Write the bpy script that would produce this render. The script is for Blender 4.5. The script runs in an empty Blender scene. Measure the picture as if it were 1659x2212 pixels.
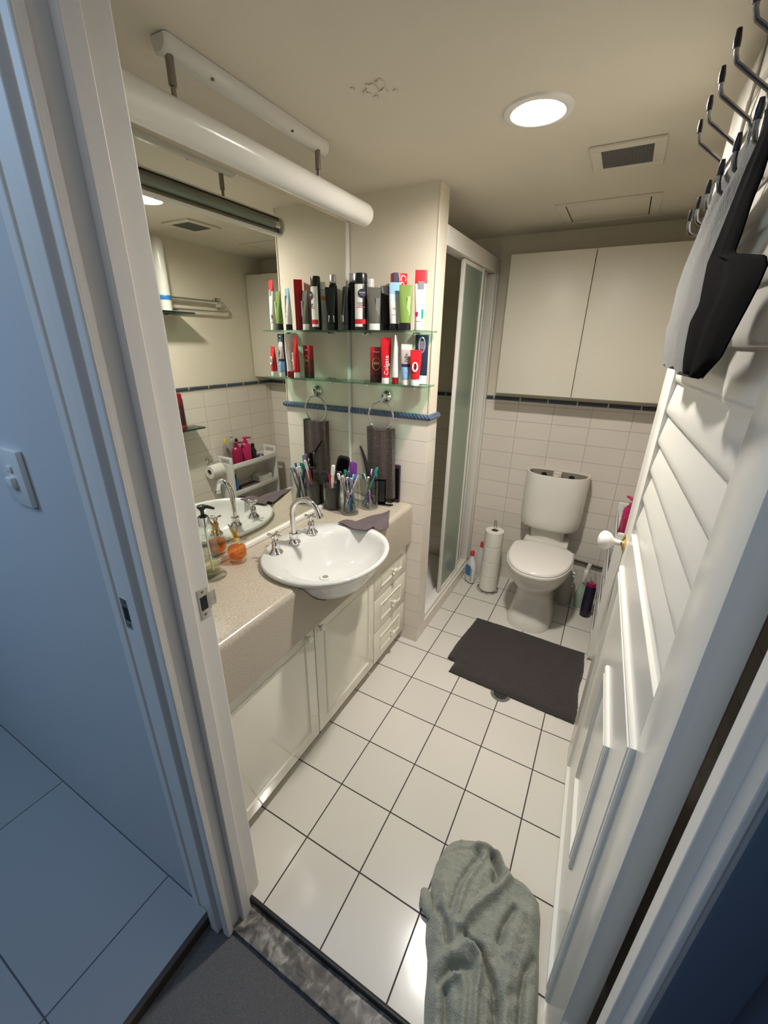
import bpy, bmesh, math, random
from mathutils import Vector, Matrix, noise
random.seed(7)
PI = math.pi
sc = bpy.context.scene
COL = sc.collection

# ------------------------------------------------------------------ camera, world, lights
IMG_W, IMG_H, F_PX = 1659.0, 2212.0, 892.93
R_ = ((0.8773134942640881, 0.4796582203180283, 0.01578050897397179),
      (0.19450186, -0.32530661, -0.92538891),
      (-0.43873689, 0.81492552, -0.37869029))
cam = bpy.data.cameras.new('camera'); cam_ob = bpy.data.objects.new('camera', cam); COL.objects.link(cam_ob)
cam.sensor_fit = 'HORIZONTAL'; cam.sensor_width = 36.0; cam.lens = F_PX / IMG_W * 36.0
cam.clip_start = 0.02; cam.clip_end = 50
_r, _d, _f = Vector(R_[0]), Vector(R_[1]), Vector(R_[2])
_m = Matrix(((_r.x, -_d.x, -_f.x), (_r.y, -_d.y, -_f.y), (_r.z, -_d.z, -_f.z))).to_4x4()
_m.translation = Vector((.6034, -.6319, 1.4911)); cam_ob.matrix_world = _m
sc.camera = cam_ob
sc.view_settings.view_transform = 'Standard'; sc.view_settings.look = 'None'
sc.view_settings.exposure = 1.0; sc.view_settings.gamma = 1.0; sc.view_settings.use_curve_mapping = False
world = bpy.data.worlds.new('hall_gloom'); sc.world = world; world.use_nodes = True
world.node_tree.nodes['Background'].inputs[0].default_value = (.30, .50, .85, 1)
world.node_tree.nodes['Background'].inputs[1].default_value = .055
LAMP_STRENGTH = 385.0
LAMP_COLOR = (1.0, .955, .885)

def area(name, loc, rot, sx, sy, energy, color):
    l = bpy.data.lights.new(name, 'AREA'); l.shape = 'RECTANGLE'; l.size = sx; l.size_y = sy
    l.energy = energy; l.color = color
    o = bpy.data.objects.new(name, l); COL.objects.link(o); o.location = loc; o.rotation_euler = rot
    return o
# daylight reaching the side room on the left, and an added cool fill lamp over the hall behind the camera
area('side_room_daylight', (-1.15, -1.25, 2.15), (math.radians(38), 0, math.radians(-8)), .7, .7, 6.0, (.40, .66, 1.0))
area('hall_fill', (.20, -1.15, 2.40), (math.radians(2), 0, 0), .9, .7, 2.3, (.86, .92, 1.0))

# ------------------------------------------------------------------ materials
def _nt(name):
    m = bpy.data.materials.new(name); m.use_nodes = True
    nt = m.node_tree; b = nt.nodes['Principled BSDF']
    return m, nt, b
def _coords(nt):
    return nt.nodes.new('ShaderNodeTexCoord').outputs['Object']
def mat(name, col, rough=.5, metal=0.0, spec=.5, trans=0.0, ior=1.45, noise_s=0, noise_a=0, bump_s=0, bump_a=0, alpha=1, sheen=0, coat=0, emit=0):
    m, nt, b = _nt(name)
    b.inputs['Base Color'].default_value = (*col, 1); b.inputs['Roughness'].default_value = rough
    b.inputs['Metallic'].default_value = metal; b.inputs['Specular IOR Level'].default_value = spec
    b.inputs['Transmission Weight'].default_value = trans; b.inputs['IOR'].default_value = ior
    b.inputs['Alpha'].default_value = alpha; b.inputs['Sheen Weight'].default_value = sheen
    b.inputs['Coat Weight'].default_value = coat
    if emit:
        b.inputs['Emission Color'].default_value = (*col, 1); b.inputs['Emission Strength'].default_value = emit
    if noise_s:
        n = nt.nodes.new('ShaderNodeTexNoise'); n.inputs['Scale'].default_value = noise_s; n.inputs['Detail'].default_value = 4
        nt.links.new(_coords(nt), n.inputs['Vector'])
        r = nt.nodes.new('ShaderNodeMixRGB'); r.inputs[1].default_value = (*[c * (1 - noise_a) for c in col], 1)
        r.inputs[2].default_value = (*[min(1, c * (1 + noise_a)) for c in col], 1)
        nt.links.new(n.outputs['Fac'], r.inputs[0]); nt.links.new(r.outputs[0], b.inputs['Base Color'])
    if bump_s:
        n = nt.nodes.new('ShaderNodeTexNoise'); n.inputs['Scale'].default_value = bump_s; n.inputs['Detail'].default_value = 5
        nt.links.new(_coords(nt), n.inputs['Vector'])
        bp = nt.nodes.new('ShaderNodeBump'); bp.inputs['Strength'].default_value = bump_a; bp.inputs['Distance'].default_value = .004
        nt.links.new(n.outputs['Fac'], bp.inputs['Height']); nt.links.new(bp.outputs[0], b.inputs['Normal'])
    return m
def tile_mat(name, w, h, off, mortar, col, mcol, rough, floor=False, vary=.03, coat=0):
    """stack-bonded tiles driven by object coordinates; wall tiles choose their horizontal axis by the face normal"""
    m, nt, b = _nt(name); L = nt.links.new
    s = nt.nodes.new('ShaderNodeSeparateXYZ'); L(_coords(nt), s.inputs[0])
    c = nt.nodes.new('ShaderNodeCombineXYZ')
    if floor:
        ux, uy = s.outputs[0], s.outputs[1]
    else:
        g = nt.nodes.new('ShaderNodeNewGeometry'); sn = nt.nodes.new('ShaderNodeSeparateXYZ'); L(g.outputs['True Normal'], sn.inputs[0])
        ab = nt.nodes.new('ShaderNodeMath'); ab.operation = 'ABSOLUTE'; L(sn.outputs[0], ab.inputs[0])
        gt = nt.nodes.new('ShaderNodeMath'); gt.operation = 'GREATER_THAN'; gt.inputs[1].default_value = .5; L(ab.outputs[0], gt.inputs[0])
        mx = nt.nodes.new('ShaderNodeMix'); mx.data_type = 'FLOAT'; L(gt.outputs[0], mx.inputs[0]); L(s.outputs[0], mx.inputs[2]); L(s.outputs[1], mx.inputs[3])
        ux, uy = mx.outputs[0], s.outputs[2]
    for i, (o, k) in enumerate(((ux, off[0]), (uy, off[1]))):
        a = nt.nodes.new('ShaderNodeMath'); a.operation = 'SUBTRACT'; a.inputs[1].default_value = k; L(o, a.inputs[0]); L(a.outputs[0], c.inputs[i])
    t = nt.nodes.new('ShaderNodeTexBrick'); t.offset = 0; t.squash = 1
    L(c.outputs[0], t.inputs['Vector'])
    t.inputs['Color1'].default_value = (*[x * (1 - vary) for x in col], 1); t.inputs['Color2'].default_value = (*[x * (1 + vary) for x in col], 1)
    t.inputs['Mortar'].default_value = (*mcol, 1); t.inputs['Scale'].default_value = 1
    t.inputs['Mortar Size'].default_value = mortar; t.inputs['Mortar Smooth'].default_value = .15
    t.inputs['Brick Width'].default_value = w; t.inputs['Row Height'].default_value = h
    L(t.outputs['Color'], b.inputs['Base Color'])
    bp = nt.nodes.new('ShaderNodeBump'); bp.invert = True; bp.inputs['Strength'].default_value = .6; bp.inputs['Distance'].default_value = .002
    L(t.outputs['Fac'], bp.inputs['Height'])
    n = nt.nodes.new('ShaderNodeTexNoise'); n.inputs['Scale'].default_value = 9; L(_coords(nt), n.inputs['Vector'])
    b2 = nt.nodes.new('ShaderNodeBump'); b2.inputs['Strength'].default_value = .10; b2.inputs['Distance'].default_value = .004
    L(n.outputs['Fac'], b2.inputs['Height']); L(bp.outputs[0], b2.inputs['Normal']); L(b2.outputs[0], b.inputs['Normal'])
    rm = nt.nodes.new('ShaderNodeMix'); rm.data_type = 'FLOAT'; L(t.outputs['Fac'], rm.inputs[0]); rm.inputs[2].default_value = rough; rm.inputs[3].default_value = .8
    L(rm.outputs[0], b.inputs['Roughness'])
    return m
def waffle_mat(name, col, sx, sz, amp=.9, rough=.95, axes=(0, 2)):
    m, nt, b = _nt(name); L = nt.links.new
    s = nt.nodes.new('ShaderNodeSeparateXYZ'); L(_coords(nt), s.inputs[0])
    outs = []
    for ax, k in ((axes[0], sx), (axes[1], sz)):
        a = nt.nodes.new('ShaderNodeMath'); a.operation = 'MULTIPLY'; a.inputs[1].default_value = k; L(s.outputs[ax], a.inputs[0])
        n = nt.nodes.new('ShaderNodeMath'); n.operation = 'SINE'; L(a.outputs[0], n.inputs[0])
        q = nt.nodes.new('ShaderNodeMath'); q.operation = 'ABSOLUTE'; L(n.outputs[0], q.inputs[0]); outs.append(q.outputs[0])
    mn = nt.nodes.new('ShaderNodeMath'); mn.operation = 'MULTIPLY'; L(outs[0], mn.inputs[0]); L(outs[1], mn.inputs[1])
    r = nt.nodes.new('ShaderNodeMixRGB'); r.inputs[1].default_value = (*[c * .45 for c in col], 1); r.inputs[2].default_value = (*[c * 1.25 for c in col], 1)
    L(mn.outputs[0], r.inputs[0]); L(r.outputs[0], b.inputs['Base Color'])
    bp = nt.nodes.new('ShaderNodeBump'); bp.inputs['Strength'].default_value = amp; bp.inputs['Distance'].default_value = .003
    L(mn.outputs[0], bp.inputs['Height']); L(bp.outputs[0], b.inputs['Normal'])
    b.inputs['Roughness'].default_value = rough; b.inputs['Specular IOR Level'].default_value = .1; b.inputs['Sheen Weight'].default_value = .1
    return m
def band_mat(name, bands, rough=.35, axis=2, spec=.5):
    """hard colour bands along an object's own axis: bands = [(start, colour), ...] in metres"""
    m, nt, b = _nt(name); L = nt.links.new
    s = nt.nodes.new('ShaderNodeSeparateXYZ'); L(_coords(nt), s.inputs[0])
    lo, hi = bands[0][0], bands[-1][0] + .1
    mr = nt.nodes.new('ShaderNodeMapRange'); mr.inputs[1].default_value = lo; mr.inputs[2].default_value = hi; L(s.outputs[axis], mr.inputs[0])
    cr = nt.nodes.new('ShaderNodeValToRGB'); cr.color_ramp.interpolation = 'CONSTANT'
    for i, (z, c) in enumerate(bands):
        p = (z - lo) / (hi - lo)
        e = cr.color_ramp.elements[0] if i == 0 else (cr.color_ramp.elements[1] if i == 1 else cr.color_ramp.elements.new(p))
        e.position = p; e.color = (*c, 1)
    if len(bands) == 1: cr.color_ramp.elements[1].color = (*bands[0][1], 1)
    L(mr.outputs[0], cr.inputs[0]); L(cr.outputs[0], b.inputs['Base Color'])
    b.inputs['Roughness'].default_value = rough; b.inputs['Specular IOR Level'].default_value = spec
    return m
def marble_mat(name):
    m, nt, b = _nt(name); L = nt.links.new; co = _coords(nt)
    n = nt.nodes.new('ShaderNodeTexNoise'); n.inputs['Scale'].default_value = 34; n.inputs['Detail'].default_value = 10; n.inputs['Distortion'].default_value = .7
    L(co, n.inputs['Vector'])
    cr = nt.nodes.new('ShaderNodeValToRGB'); e = cr.color_ramp.elements
    e[0].position = .38; e[0].color = (.035, .035, .032, 1); e[1].position = .70; e[1].color = (.34, .31, .26, 1)
    x = cr.color_ramp.elements.new(.54); x.color = (.12, .108, .095, 1)
    L(n.outputs['Fac'], cr.inputs[0]); L(cr.outputs[0], b.inputs['Base Color']); b.inputs['Roughness'].default_value = .4
    return m
def rope_mat(name, col):
    m, nt, b = _nt(name); L = nt.links.new
    mp = nt.nodes.new('ShaderNodeMapping'); mp.inputs['Rotation'].default_value = (0, math.radians(45), 0); L(_coords(nt), mp.inputs[0])
    w = nt.nodes.new('ShaderNodeTexWave'); w.inputs['Scale'].default_value = 26; w.inputs['Distortion'].default_value = .6; L(mp.outputs[0], w.inputs['Vector'])
    r = nt.nodes.new('ShaderNodeMixRGB'); r.inputs[1].default_value = (*[c * .75 for c in col], 1); r.inputs[2].default_value = (*[c * 1.3 for c in col], 1)
    L(w.outputs['Fac'], r.inputs[0]); L(r.outputs[0], b.inputs['Base Color'])
    bp = nt.nodes.new('ShaderNodeBump'); bp.inputs['Strength'].default_value = .7; bp.inputs['Distance'].default_value = .003; L(w.outputs['Fac'], bp.inputs['Height']); L(bp.outputs[0], b.inputs['Normal'])
    b.inputs['Roughness'].default_value = .15
    return m

WALL_TILE, GROUT = (.80, .735, .65), (.50, .45, .385)
M = {
 'paint': mat('cream_wall_paint', (.80, .73, .595), .6, spec=.25, bump_s=140, bump_a=.05),
 'ceil': mat('ceiling_paint', (.74, .68, .565), .75, spec=.2, bump_s=160, bump_a=.05),
 'white_gloss': mat('white_gloss_enamel', (.80, .775, .71), .22, spec=.5, bump_s=14, bump_a=.03),
 'jamb': mat('white_jamb_enamel', (.82, .775, .72), .4, spec=.35, bump_s=30, bump_a=.05),
 'hall_shaded': mat('hall_paint_shade_tone', (.11, .14, .19), .6, spec=.3, bump_s=120, bump_a=.05),  # shade of the dim hall put into the colour
 'hall': mat('hall_wall_paint', (.62, .62, .62), .6, spec=.3, bump_s=120, bump_a=.05),
 'floor': tile_mat('white_floor_tile', .2, .2, (0, 0), .0022, (.68, .645, .58), (.045, .035, .032), .16, floor=True),
 'side_floor': tile_mat('large_side_room_tile', .59, .325, (-.297, -.285), .002, (.40, .40, .41), (.10, .10, .11), .22, floor=True),
 'wtile': tile_mat('white_wall_tile', .2, .1, (-.087, .0885), .0019, WALL_TILE, (.60, .54, .47), .14),
 'wtile_back': tile_mat('white_back_wall_tile', .2, .098, (.105, .0885), .0012, WALL_TILE, (.42, .375, .315), .14),
 'hob': tile_mat('hob_tile', .2, .3, (1.207, -.1), .0011, WALL_TILE, GROUT, .2),
 'dado_plain': tile_mat('blue_grey_dado', .1548, 10, (-.0432, -5), .0034, (.055, .072, .098), (.62, .58, .52), .15),
 'dado_rope': rope_mat('blue_rope_dado', (.085, .125, .21)),
 'mirror': mat('mirror_silver', (.82, .845, .79), .012, metal=1),
 'chrome': mat('chrome', (.78, .77, .75), .09, metal=1),
 'brushed': mat('brushed_steel', (.55, .53, .50), .28, metal=1),
 'dark_steel': mat('dark_nickel', (.30, .27, .24), .25, metal=1),
 'brass': mat('brass', (.80, .58, .24), .15, metal=1),
 'counter': None,
 'porcelain': mat('porcelain', (.66, .655, .635), .08, spec=.6, coat=.3),
 'toilet': mat('toilet_china', (.78, .745, .68), .12, spec=.55),
 'seat': mat('toilet_seat_plastic', (.80, .76, .70), .2, spec=.5),
 'cabinet': mat('cream_cabinet_gloss', (.85, .81, .685), .10, spec=.6, coat=.4),
 'cab_wall': mat('cream_matt_laminate', (.78, .735, .625), .38, spec=.35),
 'black': mat('black_plastic', (.012, .012, .014), .3),
 'soft_black': mat('black_cloth', (.004, .004, .0045), .95, spec=.02, noise_s=60, noise_a=.3),
 'dark': mat('dark_gap', (.02, .02, .02), .8),
 'white_plastic': mat('white_plastic', (.80, .78, .74), .3),
 'cream_plastic': mat('cream_plastic', (.74, .68, .58), .35),
 'paper': mat('toilet_paper', (.82, .78, .71), .95, spec=.05, bump_s=120, bump_a=.2),
 'mat': waffle_mat('charcoal_chenille', (.080, .069, .066), 420, 420, axes=(0, 1)),
 'waffle': waffle_mat('brown_grey_waffle_towel', (.15, .115, .105), 430, 430),
 'flannel': mat('mauve_grey_flannel', (.125, .098, .105), .95, spec=.1, noise_s=90, noise_a=.18, bump_s=300, bump_a=.4),
 'robe': mat('sage_terry', (.33, .34, .28), .95, spec=.1, noise_s=34, noise_a=.22, bump_s=260, bump_a=.9, sheen=.25),
 'grey_cloth': mat('light_grey_cloth', (.135, .134, .125), .95, spec=.05, noise_s=25, noise_a=.12, bump_s=200, bump_a=.4, sheen=.2),
 'carpet': mat('dark_hall_carpet', (.125, .12, .118), .95, spec=.1, noise_s=300, noise_a=.4, bump_s=400, bump_a=.8),
 'marble': marble_mat('dark_marble_sill'),
 'timber': mat('dark_timber_strip', (.06, .045, .03), .5, noise_s=40, noise_a=.3),
 'nosing': mat('dark_nosing', (.012, .012, .013), .5),
 'grille': mat('grey_grille', (.10, .095, .085), .7),
 'drain': mat('grey_plastic_drain', (.16, .165, .15), .4),
 'red': mat('red_plastic', (.55, .012, .02), .3),
 'deep_red': mat('deep_red_pack', (.28, .008, .012), .3),
 'red_cap': mat('red_bottle_cap', (.62, .05, .06), .35),
 'pink': mat('pink_bottle_plastic', (.50, .02, .12), .3),
 'magenta': mat('magenta_bottle_plastic', (.33, .01, .07), .3),
 'green': mat('green_tube', (.17, .27, .06), .4),
 'dkgreen': mat('dark_green_bottle', (.012, .02, .014), .3),
 'ltgreen': mat('pale_green_plastic', (.42, .55, .40), .35),
 'greytube': mat('olive_grey_tube', (.115, .11, .09), .4),
 'navy': mat('navy_plastic', (.02, .028, .06), .3),
 'teal': mat('teal_plastic', (.03, .33, .27), .3),
 'blue': mat('blue_plastic', (.04, .20, .50), .3),
 'ltblue': mat('light_blue_label', (.30, .55, .78), .35),
 'purple': mat('purple_plastic', (.13, .03, .20), .3),
 'lilac': mat('lilac_plastic', (.36, .22, .38), .3),
 'orange': mat('orange_label', (.75, .22, .04), .35),
 'yellow': mat('yellow_cap', (.75, .58, .05), .35),
 'amber': mat('orange_perfume', (1.0, .33, .08), .03, trans=1, ior=1.33),
 'soap': mat('pale_yellow_soap', (.95, .88, .62), .04, trans=1, ior=1.33),
 'silver': mat('silver_plastic', (.55, .55, .55), .3, metal=.7),
 'white_print': mat('white_print', (.85, .84, .80), .5),
 'grey_print': mat('grey_print', (.30, .30, .30), .5),
 'navy_print': mat('navy_print', (.015, .02, .05), .5),
 'red_print': mat('red_print', (.55, .02, .03), .5),
 'gold_print': mat('gold_print', (.50, .30, .10), .4),
 'light_tube': mat('unlit_grey_tube', (.30, .33, .28), .25),
 'lamp': None,
 'socket_red': mat('red_socket_dot', (.5, .1, .08), .4),
 'chip': mat('bare_plaster', (.36, .31, .25), .9),
}
def clear_mat(name, tint, gloss=.04, ior=1.45, frost=0.0, body=(1, 1, 1), body_amt=0.0):
    """thin clear glass or acrylic: tinted see-through layer with a Fresnel reflection (and a little milky body)"""
    m = bpy.data.materials.new(name); m.use_nodes = True; nt = m.node_tree; L = nt.links.new
    nt.nodes.remove(nt.nodes['Principled BSDF']); out = nt.nodes['Material Output']
    tr = nt.nodes.new('ShaderNodeBsdfTransparent'); tr.inputs[0].default_value = (*tint, 1)
    base = tr.outputs[0]
    if body_amt:
        tl = nt.nodes.new('ShaderNodeBsdfTranslucent'); tl.inputs[0].default_value = (*body, 1)
        df = nt.nodes.new('ShaderNodeBsdfDiffuse'); df.inputs[0].default_value = (*body, 1)
        m0 = nt.nodes.new('ShaderNodeMixShader'); m0.inputs[0].default_value = .5; L(tl.outputs[0], m0.inputs[1]); L(df.outputs[0], m0.inputs[2])
        m1 = nt.nodes.new('ShaderNodeMixShader'); m1.inputs[0].default_value = body_amt; L(base, m1.inputs[1]); L(m0.outputs[0], m1.inputs[2]); base = m1.outputs[0]
    gl = nt.nodes.new('ShaderNodeBsdfGlossy'); gl.inputs['Roughness'].default_value = gloss; gl.inputs[0].default_value = (1, 1, 1, 1)
    lw = nt.nodes.new('ShaderNodeLayerWeight'); lw.inputs[0].default_value = .5
    pw = nt.nodes.new('ShaderNodeMath'); pw.operation = 'POWER'; pw.inputs[1].default_value = 3.5; L(lw.outputs['Facing'], pw.inputs[0])
    ma = nt.nodes.new('ShaderNodeMath'); ma.operation = 'MULTIPLY_ADD'; ma.inputs[1].default_value = .45; ma.inputs[2].default_value = (ior - 1) ** 2 * .2; L(pw.outputs[0], ma.inputs[0])
    mx = nt.nodes.new('ShaderNodeMixShader'); L(ma.outputs[0], mx.inputs[0]); L(base, mx.inputs[1]); L(gl.outputs[0], mx.inputs[2]); L(mx.outputs[0], out.inputs[0])
    return m
M['glass'] = clear_mat('clear_glass', (.93, .945, .925))
M['acrylic'] = clear_mat('clear_acrylic', (.90, .915, .915), ior=1.4)
M['shelf_glass'] = clear_mat('green_shelf_glass', (.62, .80, .72), ior=1.5)
M['shower_glass'] = clear_mat('frosted_shower_glass', (.56, .66, .57), gloss=.12, ior=1.45, body=(.66, .75, .66), body_amt=.55)
M['dark_glass'] = clear_mat('dark_green_shelf_glass', (.28, .40, .35), ior=1.5, body=(.05, .09, .08), body_amt=.25)
M['amber'] = clear_mat('orange_perfume', (.95, .50, .19), ior=1.33, body=(.95, .38, .10), body_amt=.14)
M['soap'] = clear_mat('pale_yellow_soap', (.93, .89, .70), ior=1.33, body=(.9, .85, .6), body_amt=.15)
def counter_mat():
    m, nt, b = _nt('beige_speckled_laminate'); L = nt.links.new
    v = nt.nodes.new('ShaderNodeTexNoise'); v.inputs['Scale'].default_value = 420; v.inputs['Detail'].default_value = 3; L(_coords(nt), v.inputs['Vector'])
    cr = nt.nodes.new('ShaderNodeValToRGB'); e = cr.color_ramp.elements
    e[0].position = .35; e[0].color = (.33, .275, .21, 1); e[1].position = .65; e[1].color = (.60, .53, .43, 1)
    L(v.outputs['Fac'], cr.inputs[0]); L(cr.outputs[0], b.inputs['Base Color']); b.inputs['Roughness'].default_value = .28
    return m
M['counter'] = counter_mat()
def lamp_mat():
    m, nt, b = _nt('downlight_lamp'); b.inputs['Base Color'].default_value = (1, 1, 1, 1)
    b.inputs['Emission Color'].default_value = (*LAMP_COLOR, 1); b.inputs['Emission Strength'].default_value = LAMP_STRENGTH
    return m
M['lamp'] = lamp_mat()

# ------------------------------------------------------------------ mesh helpers
class MB:
    def __init__(s): s.bm = bmesh.new()
    def box(s, x0, x1, y0, y1, z0, z1, bev=0, seg=2, mtx=None):
        r = bmesh.ops.create_cube(s.bm, size=1)
        vs = r['verts']
        for v in vs:
            v.co = Vector(((x0 + x1) / 2 + v.co.x * (x1 - x0), (y0 + y1) / 2 + v.co.y * (y1 - y0), (z0 + z1) / 2 + v.co.z * (z1 - z0)))
        if mtx: 
            for v in vs: v.co = mtx @ v.co
        if bev:
            es = list({e for v in vs for e in v.link_edges})
            bmesh.ops.bevel(s.bm, geom=es, offset=bev, segments=seg, affect='EDGES', profile=.5)
        return s
    def loft(s, rings, cap0=True, cap1=True, closed=True):
        R = [[s.bm.verts.new(p) for p in r] for r in rings]; n = len(R[0])
        for a, b in zip(R, R[1:]):
            for i in range(n if closed else n - 1):
                j = (i + 1) % n
                try: s.bm.faces.new((a[i], a[j], b[j], b[i]))
                except ValueError: pass
        if closed and cap0: s.bm.faces.new(list(reversed(R[0])))
        if closed and cap1: s.bm.faces.new(R[-1])
        return s
    def lathe(s, prof, cx=0, cy=0, n=28, sx=1, sy=1, caps=True):
        rings = [[(cx + r * sx * math.cos(2 * PI * i / n), cy + r * sy * math.sin(2 * PI * i / n), z) for i in range(n)] for r, z in prof]
        return s.loft(rings, caps, caps)
    def tube(s, pts, r, n=12, closed=False):
        pts = [Vector(p) for p in pts]; N = len(pts)
        rs = r if isinstance(r, (list, tuple)) else [r] * N
        rings = []; up = None
        for i, p in enumerate(pts):
            if closed: t = pts[(i + 1) % N] - pts[i - 1]
            else: t = pts[min(i + 1, N - 1)] - pts[max(i - 1, 0)]
            t.normalize()
            if up is None:
                up = Vector((0, 0, 1)) if abs(t.z) < .9 else Vector((1, 0, 0))
            a = t.cross(up).normalized(); bb = a.cross(t).normalized(); up = bb
            rings.append([p + (a * math.cos(2 * PI * k / n) + bb * math.sin(2 * PI * k / n)) * rs[i] for k in range(n)])
        if closed:
            R = [[s.bm.verts.new(q) for q in rg] for rg in rings]
            for i in range(N):
                A, B = R[i], R[(i + 1) % N]
                for k in range(n): s.bm.faces.new((A[k], A[(k + 1) % n], B[(k + 1) % n], B[k]))
            return s
        return s.loft(rings)
    def prism(s, poly, axis, a, b):
        def P(u, v, w): return {'x': (w, u, v), 'y': (u, w, v), 'z': (u, v, w)}[axis]
        return s.loft([[P(u, v, a) for u, v in poly], [P(u, v, b) for u, v in poly]])
    def grid(s, rows):
        R = [[s.bm.verts.new(p) for p in r] for r in rows]
        for a, b in zip(R, R[1:]):
            for i in range(len(a) - 1): s.bm.faces.new((a[i], a[i + 1], b[i + 1], b[i]))
        return s
    def solid(s, t):
        bmesh.ops.recalc_face_normals(s.bm, faces=s.bm.faces[:]); bmesh.ops.solidify(s.bm, geom=s.bm.faces[:], thickness=t); return s
    def xf(s, m): bmesh.ops.transform(s.bm, matrix=m, verts=s.bm.verts[:]); return s
def ring(cx, cy, z, a, b, n=28, p=2.0):
    out = []
    for i in range(n):
        t = 2 * PI * i / n; c, q = math.cos(t), math.sin(t)
        out.append((cx + a * math.copysign(abs(c) ** (2 / p), c), cy + b * math.copysign(abs(q) ** (2 / p), q), z))
    return out
def arc(cx, cy, r, a0, a1, n): return [(cx + r * math.cos(math.radians(a0 + (a1 - a0) * i / n)), cy + r * math.sin(math.radians(a0 + (a1 - a0) * i / n))) for i in range(n + 1)]

def obj(name, mb, m, parent=None, loc=None, rz=0, label=None, cat=None, group=None, kind=None, smooth=True, angle=38):
    bm = mb.bm
    bmesh.ops.recalc_face_normals(bm, faces=bm.faces[:])
    me = bpy.data.meshes.new(name); bm.to_mesh(me); bm.free()
    o = bpy.data.objects.new(name, me); COL.objects.link(o)
    if m is not None: me.materials.append(M[m] if isinstance(m, str) else m)
    if smooth:
        me.shade_smooth(); me.set_sharp_from_angle(angle=math.radians(angle))
    if parent: o.parent = parent
    if loc: o.location = loc
    if rz: o.rotation_euler = (0, 0, rz)
    tag(o, label, cat, group, kind)
    return o
def tag(o, label=None, cat=None, group=None, kind=None):
    if label: o['label'] = label
    if cat: o['category'] = cat
    if group: o['group'] = group
    if kind: o['kind'] = kind
    return o
def thing(name, label, cat, loc=(0, 0, 0), rz=0, group=None, kind=None):
    o = bpy.data.objects.new(name, None); COL.objects.link(o); o.location = loc; o.rotation_euler = (0, 0, rz)
    return tag(o, label, cat, group, kind)
def dup(root, loc, rz=None, label=None):
    r = root.copy(); COL.objects.link(r); r.location = loc
    if rz is not None: r.rotation_euler = (0, 0, rz)
    if label: r['label'] = label
    for ch in list(root.children):
        c = ch.copy(); COL.objects.link(c); c.parent = r
        for g in list(ch.children):
            d = g.copy(); COL.objects.link(d); d.parent = c
    return r
def structure(name, mb, m, label=None, parent=None, smooth=False, cat=None):
    return obj(name, mb, m, parent=parent, kind=None if parent else 'structure', smooth=smooth, label=label, cat=cat)
def lettering(name, text, size, parent, loc, rot, m, depth=.0004, sx=1.0):
    cu = bpy.data.curves.new(name, 'FONT'); cu.body = text; cu.size = size; cu.align_x = 'CENTER'; cu.align_y = 'CENTER'
    cu.extrude = depth; cu.resolution_u = 2
    tmp = bpy.data.objects.new(name, cu); COL.objects.link(tmp)
    dg = bpy.context.evaluated_depsgraph_get(); me = bpy.data.meshes.new_from_object(tmp.evaluated_get(dg))
    bpy.data.objects.remove(tmp)
    o = bpy.data.objects.new(name, me); COL.objects.link(o); me.materials.clear(); me.materials.append(M[m])
    o.parent = parent; o.location = loc; o.rotation_euler = rot; o.scale = (sx, 1, 1)
    return o

# ------------------------------------------------------------------ setting
H = 2.028; XM = -.482; YN = 1.041; YB = 1.955; XR = .87; DADO = 1.195
structure('floor', MB().box(-.62, .99, -.2, 2.05, -.12, 0), 'floor')
structure('floor_hall', MB().box(-.125, 2.4, -3.2, -.2, -.16, -.032), 'carpet')
structure('floor_side_room', MB().box(-2.6, -.128, -2.6, -.19, -.12, 0), 'side_floor')
structure('trim_1', MB().box(-.128, -.112, -2.6, -.285, -.032, .003, .003), 'timber', label='dark timber strip where the side room tiles meet the carpet', cat='threshold')
structure('trim_2', MB().box(-.112, .79, -.276, -.207, -.034, -.018, .002), 'marble', label='dark veined marble door sill', cat='sill')
structure('trim_3', MB().box(-.112, .79, -.208, -.199, -.034, .0005, .003), 'nosing', label='dark nosing strip along the edge of the white tiles', cat='nosing')
# ceiling with a round hole for the downlight
LX, LY, LR = .297, .705, .063
def ceiling_mesh():
    mb = MB(); bm = mb.bm
    x0, x1, y0, y1 = -1.05, .99, -.30, 2.07
    out = [bm.verts.new((x, y, H)) for x, y in ((x0, y0), (x1, y0), (x1, y1), (x0, y1))]
    n = 48; cir = [bm.verts.new((LX + LR * math.cos(2 * PI * i / n), LY + LR * math.sin(2 * PI * i / n), H)) for i in range(n)]
    es = [bm.edges.new((out[i], out[(i + 1) % 4])) for i in range(4)] + [bm.edges.new((cir[i], cir[(i + 1) % n])) for i in range(n)]
    bmesh.ops.triangle_fill(bm, use_beauty=True, use_dissolve=False, edges=es)
    for f in [f for f in bm.faces if all(abs((v.co - Vector((LX, LY, H))).length - LR) < 1e-4 for v in f.verts)]:
        bm.faces.remove(f)
    top = [bm.verts.new((x, y, H + .10)) for x, y in ((x0, y0), (x1, y0), (x1, y1), (x0, y1))]
    for i in range(4): bm.faces.new((out[i], out[(i + 1) % 4], top[(i + 1) % 4], top[i]))
    bm.faces.new(top)
    return mb
structure('ceiling', ceiling_mesh(), 'ceil')
structure('wall_left', MB().box(-.60, -.49, -.165, YN + .02, -.1, H), 'paint')
structure('wall_shower', MB().box(-1.0, -.90, YN, YB, -.1, H), 'wtile_back')
wb = structure('wall_back', MB().box(-1.0, .97, YB + .006, YB + .10, -.1, H), 'paint')
obj('tile_cladding', MB().box(-.90, XR, YB, YB + .01, 0, DADO - .008), 'wtile_back', parent=wb, smooth=False)
wr = structure('wall_right', MB().box(XR + .006, XR + .10, -.165, YB + .05, -.1, H), 'paint')
obj('tile_cladding', MB().box(XR, XR + .01, -.165, YB, 0, DADO - .008), 'wtile_back', parent=wr, smooth=False)
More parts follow.
